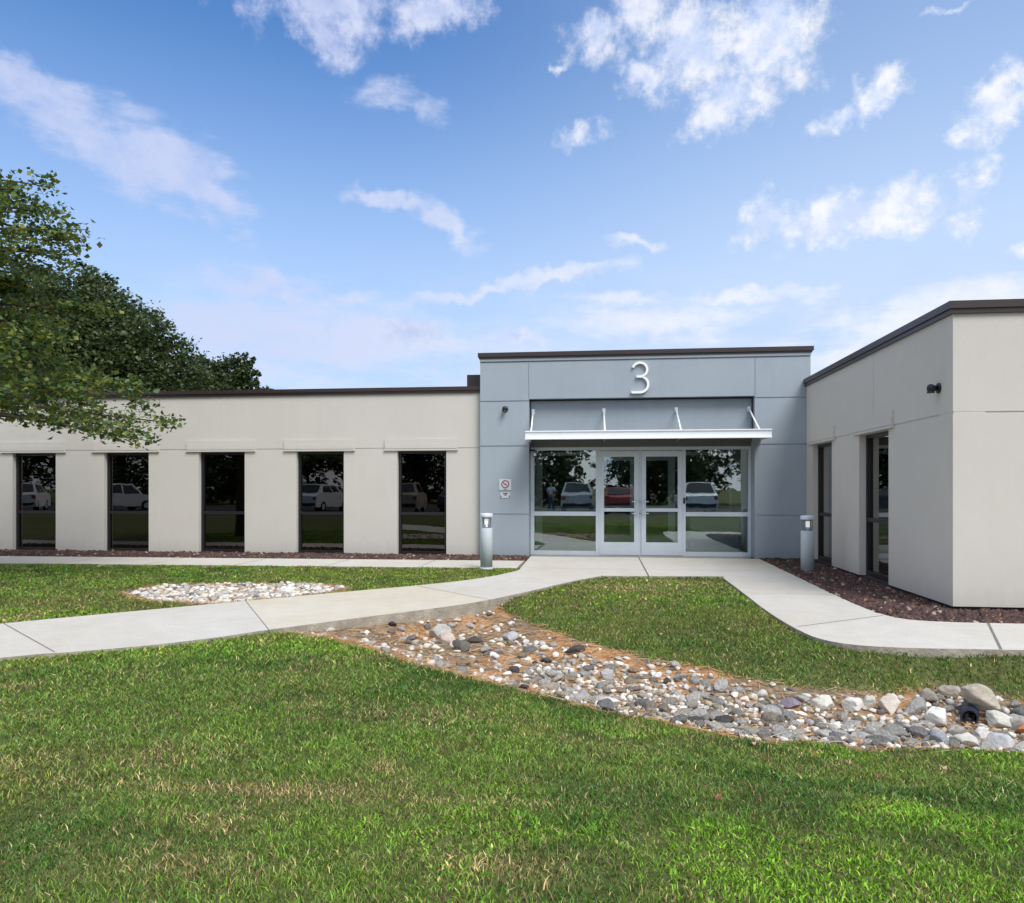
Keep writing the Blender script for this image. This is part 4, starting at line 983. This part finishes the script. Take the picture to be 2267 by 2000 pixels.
def near_prof(z):
    zs = [2.8, 3.15, 3.6, 4.2, 4.6, 4.85, 5.1, 5.3, 5.8, 6.0, 6.5, 6.9]; rs = [3.3, 3.75, 3.2, 2.5, 2.1, 1.1, 1.3, 2.35, 2.35, 1.9, 1.55, 1.1]
    return float(np.interp(z, zs, rs))
cone_tree((-10.4, 10.4, -.03), near_prof, 2.95, 6.65, 128, .082, 40, GREENS + [(.17, .19, .03)], 'light green tree at the left edge with drooping branches over the lawn', thin_above=4.7, droop=.17)

def blob_tree(loc, lobes, leaf, nleaf, tones, label, trunk_h, trunk_r, group=None):
    """broad tree; lobes = list of (x,y,z,r) leafy masses carried by limbs"""
    t = empty('tree', loc); tag(t, label, 'tree', group); b = MB()
    limb(b, [(0, 0, -.1), (.1, 0, trunk_h * .5), (0, .1, trunk_h)], trunk_r, trunk_r * .7, 10); C = []; tot = sum(r ** 2.2 for *_, r in lobes)
    for (x, y, z, r) in lobes:
        limb(b, [(0, .1, trunk_h), (x * .5, y * .5, (trunk_h + z) * .5), (x, y, z)], trunk_r * .45, .04, 6)
        n = int(nleaf * r ** 2.2 / tot); d = RNG.normal(size=(n // 14 + 1, 3)); d /= np.linalg.norm(d, axis=1)[:, None]
        rad = r * (.5 + .62 * RNG.random((len(d), 1)) ** .6); cc = np.array([x, y, z]) + d * rad * np.array([1, 1, .85])
        C.append((np.repeat(cc, 14, 0) + RNG.normal(size=(len(cc) * 14, 3)) * r * .10))
    tr = b.build('trunk', M['bark']); tr.parent = t
    V, F, T = leaves(np.concatenate(C), leaf, tones); o = npmesh('crown', V, F, 3, M['leaf'], T); o.parent = t
    return t
DARKG = [(.075, .11, .035), (.055, .09, .03), (.10, .13, .045), (.045, .075, .03)]
def W(px, py, D):
    a = R(6.8); u = (px - 512) / 750; return Vector((D * (-math.sin(a) + u * math.cos(a)), D * (math.cos(a) + u * math.sin(a)), 1.39 + (488 - py) / 750 * D))
def lobes_from(base, lst): return [tuple(W(px, py, D) - Vector(base)) + (r,) for (px, py, D, r) in lst]
base = W(60, 488, 33); base.z = 0
blob_tree(tuple(base), lobes_from(base, [(60, 320, 32, 2.3), (20, 330, 33, 2.6), (95, 318, 33, 1.9), (115, 345, 32, 2.0), (140, 330, 33, 1.3), (60, 375, 31, 2.8), (125, 385, 32, 2.1), (160, 365, 33, 1.6), (178, 385, 33, 1.3), (10, 390, 32, 2.6), (172, 348, 34, .7), (100, 290, 33, .9), (35, 290, 33, 1.1), (155, 405, 32, 1.6)]), .17, 52000, DARKG, 'large dark green round-topped tree rising behind the left wing', 4.5, .35)
base = W(222, 488, 37); base.z = 0
blob_tree(tuple(base), lobes_from(base, [(215, 378, 37, 1.0), (232, 372, 37, .85), (245, 362, 37, .5), (242, 383, 37, .8), (205, 392, 36, 1.2), (225, 398, 37, 1.2), (196, 372, 37, .8), (246, 376, 37, .6)]), .15, 12000, DARKG, 'small dark tree top just right of the large tree, behind the roof', 3.2, .2)
base = W(268, 488, 60); base.z = 0
blob_tree(tuple(base), lobes_from(base, [(268, 393, 60, .6), (262, 397, 60, .8)]), .2, 1200, DARKG, 'tiny distant tree tip just above the left roof edge', 6, .2)
# wood behind the standpoint, mirrored in the glass
for i in range(19):
    x = -74 + i * 5.9 + random.uniform(-1.5, 1.5); y = -31 - random.uniform(0, 7); h = random.uniform(3.2, 5)
    lb = [(random.uniform(-2, 2), random.uniform(-2, 2), h + random.uniform(-2.9, 3.0), random.uniform(1.6, 2.8)) for _ in range(11)]
    blob_tree((x, y, 0), lb, .36, 5500, DARKG, 'leafy tree across the parking court, mirrored in the windows', 3, .25, 'trees across the parking court')

# ---------------------------------------------------------------- parked cars, mirrored in the glass
def car(loc, rz, paint, label, suv=True):
    t = empty('parked_car', loc, rz); tag(t, label, 'car')
    h = 1.0 if suv else .88; H = 1.68 if suv else 1.42
    prof = [(-2.25, .45), (-2.28, .75), (-2.2, h), (-1.15 - .0, h + .08), (-.55, H), (1.25, H + .02), (1.95, h + .12), (2.2, h), (2.25, .45)]
    lowr = [(-2.25, .32), (2.25, .32)]
    b = MB(); W2 = .9
    def sect(z): return W2 if z < h + .05 else W2 - (z - h) * .32
    pts = prof + [(2.2, .3), (1.75, .3), (1.7, .5), (1.35, .62), (1.0, .5), (.95, .3), (-1.0, .3), (-1.05, .5), (-1.4, .62), (-1.75, .5), (-1.8, .3), (-2.2, .3)]
    A = [b.bm.verts.new((x, -sect(z), z)) for x, z in pts]; C = [b.bm.verts.new((x, sect(z), z)) for x, z in pts]
    for i in range(len(pts)): b.bm.faces.new((A[i], A[(i + 1) % len(pts)], C[(i + 1) % len(pts)], C[i]))
    b.bm.faces.new(A); b.bm.faces.new(list(reversed(C)))
    body = b.build('body', paint); body.parent = t
    gl = M['cargl']; b = MB()
    for s_ in (-1, 1):
        y = lambda z: s_ * (sect(z) + .004)
        for P in (((-.95, h + .12), (-.5, H - .08), (.1, H - .07), (.1, h + .12)), ((.17, h + .12), (.17, H - .07), (1.1, H - .07), (1.45, h + .14))): b.quad(*[(px_, y(pz_), pz_) for px_, pz_ in P])
    def slope(x0, z0, x1, z1, o_):
        w0, w1 = sect(z0) - .1, sect(z1) - .1; b.quad((x0 + o_, -w0, z0 + .01), (x0 + o_, w0, z0 + .01), (x1 + o_, w1, z1 + .01), (x1 + o_, -w1, z1 + .01))
    slope(-1.08, h + .12, -.6, H - .06, -.01); slope(1.88, h + .18, 1.33, H - .04, .012)
    g = b.build('car_windows', gl); g.parent = t
    for x in (-1.4, 1.35):
        for s_ in (-1, 1):
            b = MB(); b.tube((x, s_ * .70, .33), (x, s_ * .915, .33), .33, n=24); w = b.build('wheel', M['black']); w.parent = t
            b = MB(); b.tube((x, s_ * .9, .33), (x, s_ * .922, .33), .2, n=16); q = b.build('rim', M['alu']); q.parent = w
    for s_ in (-1, 1):
        b = MB(); b.box(-2.29, -2.2, s_ * .72 - .14, s_ * .72 + .14, .68, .82, .02); q = b.build('headlight', M['white']); q.parent = t
        b = MB(); b.box(2.17, 2.245, s_ * .76 - .1, s_ * .76 + .1, .75, .95, .02); q = b.build('tail_light', M['sign_red']); q.parent = t
    b = MB(); b.box(-2.31, -2.26, -.8, .8, .4, .55, .01); b.box(2.26, 2.31, -.8, .8, .4, .55, .01); q = b.build('bumper', M['black']); q.parent = t
    return t
M['cargl'] = mat('car_glass', (.02, .03, .035), .08)
pw = mat('white_car_paint', (.75, .76, .78), .25); pr = mat('red_car_paint', (.35, .03, .03), .25); pg = mat('silver_car_paint', (.42, .44, .46), .3, metal=.5); pb = mat('dark_blue_car_paint', (.05, .07, .12), .25)
pt_ = mat('beige_car_paint', (.45, .38, .30), .3, metal=.2)
for (x, y, rz, p, lab, suv) in ((-36.2, -12.5, 62, pw, 'white estate car parked in the court, mirrored in the leftmost window', True), (-30.2, -12.8, 118, pw, 'white hatchback mirrored in the second window', True), (-16.9, -12.6, 95, pw, 'white car mirrored beside the grey board in the fourth window', True), (-11.5, -12.4, 84, pt_, 'beige van-like car mirrored in the window nearest the entrance', True), (-8.3, -13.0, 92, pb, 'dark blue saloon parked beside the beige one', False), (-1.35, -12.8, 90, pg, 'silver car mirrored in the left storefront glass', True), (1.15, -13.4, 92, pr, 'red car mirrored in the entrance doors', False), (5.3, -12.6, 88, pw, 'white car mirrored in the right storefront glass', True)):
    car((x, y, -.03), R(rz), p, lab, suv)

# faint air: none visible in the photograph at these distances

# ---------------------------------------------------------------- fallen leaves on the lawn
ML = mat('fallen_leaf_red', (.26, .07, .045), .7, var=.3, vscale=30); MP2 = mat('fallen_leaf_pink', (.50, .32, .25), .7, var=.2, vscale=30)
for (x, y, m_, lab) in ((.62, 7.95, MP2, 'pink dry leaf on the middle lawn above the creek bed'), (1.32, 8.05, MP2, 'small pale leaf near the curve of the right path'), (1.28, 4.72, ML, 'dark red leaf on the lower lawn just below the stones'),
        (1.50, 4.30, ML, 'brown-red leaf lying right of centre on the lower lawn'), (1.98, 4.62, MP2, 'pinkish leaf on the lower lawn near the right edge'), (.95, 4.84, MP2, 'pink leaf at the lower edge of the stones'), (.52, 3.45, ML, 'small red leaf in the foreground grass')):
    b = MB(); n = 9; r = .019; z = float(terr(np.array([x]), np.array([y]))[0]) + .03
    c = b.bm.verts.new((x, y, z + .006)); ring = [b.bm.verts.new((x + r * (1 if i % 2 else .6) * math.cos(2 * PI * i / n), y + r * (1 if i % 2 else .6) * math.sin(2 * PI * i / n), z + .008 * math.sin(i * 1.7))) for i in range(n)]
    for i in range(n): b.bm.faces.new((c, ring[i], ring[(i + 1) % n]))
    tag(b.build('fallen_leaf', m_), lab, 'leaf')

# ---------------------------------------------------------------- person standing by the silver car, mirrored in the glass
def skin(name, J, E_, m_, parent, sub=2):
    me = bpy.data.meshes.new(name); me.from_pydata([j[:3] for j in J], E_, []); o = bpy.data.objects.new(name, me); COL.objects.link(o); o.parent = parent
    o.modifiers.new('skin', 'SKIN'); me.materials.append(m_)
    for i, j in enumerate(J):
        me.skin_vertices[0].data[i].radius = (j[3], j[4] if len(j) > 4 else j[3])
    me.skin_vertices[0].data[0].use_root = True
    sb_ = o.modifiers.new('sub', 'SUBSURF'); sb_.levels = sub; sb_.render_levels = sub
    return o
pt = empty('person', (-2.95, -12.9, -.03), R(200)); tag(pt, 'standing person in white shirt and blue jeans, mirrored in the left storefront glass', 'person')
MS = mat('skin', (.42, .26, .19), .6); MH = mat('dark_hair', (.03, .02, .015), .7); MW = mat('white_cotton', (.75, .77, .80), .9); MJ = mat('blue_denim', (.05, .09, .19), .9); MK = mat('shoe_leather', (.04, .03, .03), .5)
J = [(0, 0, .95, .13, .10), (0, 0, 1.15, .12, .09), (0, 0, 1.38, .15, .10), (0, 0, 1.48, .07), (0, -.01, 1.56, .055), (0, -.02, 1.64, .085, .10), (0, -.01, 1.72, .075, .09),
     (.18, 0, 1.42, .055), (.30, .03, 1.17, .042), (.17, -.12, 1.02, .032), (.12, -.15, .99, .03), (-.18, 0, 1.42, .055), (-.30, .03, 1.17, .042), (-.17, -.12, 1.02, .032), (-.12, -.15, .99, .03),
     (.10, 0, .86, .09), (.12, -.01, .48, .06), (.13, .02, .09, .042), (.14, -.13, .04, .035), (-.10, 0, .86, .09), (-.12, -.01, .48, .06), (-.13, .02, .09, .042), (-.14, -.13, .04, .035)]
skin('body', J, [(0, 1), (1, 2), (2, 3), (3, 4), (4, 5), (5, 6), (2, 7), (7, 8), (8, 9), (9, 10), (2, 11), (11, 12), (12, 13), (13, 14), (0, 15), (15, 16), (16, 17), (17, 18), (0, 19), (19, 20), (20, 21), (21, 22)], MS, pt)
skin('shirt', [(0, 0, .96, .155, .125), (0, 0, 1.15, .145, .115), (0, 0, 1.37, .17, .12), (0, 0, 1.47, .08), (.19, 0, 1.42, .075), (.29, .025, 1.2, .062), (-.19, 0, 1.42, .075), (-.29, .025, 1.2, .062)], [(0, 1), (1, 2), (2, 3), (2, 4), (4, 5), (2, 6), (6, 7)], MW, pt)
skin('trousers', [(0, 0, .95, .145, .115), (.10, 0, .84, .105), (.12, -.01, .48, .078), (.13, .02, .08, .066), (-.10, 0, .84, .105), (-.12, -.01, .48, .078), (-.13, .02, .08, .066)], [(0, 1), (1, 2), (2, 3), (0, 4), (4, 5), (5, 6)], MJ, pt)
skin('hair', [(0, .02, 1.68, .088, .095), (0, .01, 1.745, .075, .085)], [(0, 1)], MH, pt)
for s_ in (-1, 1): skin('shoe', [(s_ * .13, .03, .04, .045), (s_ * .14, -.16, .03, .04)], [(0, 1)], MK, pt)
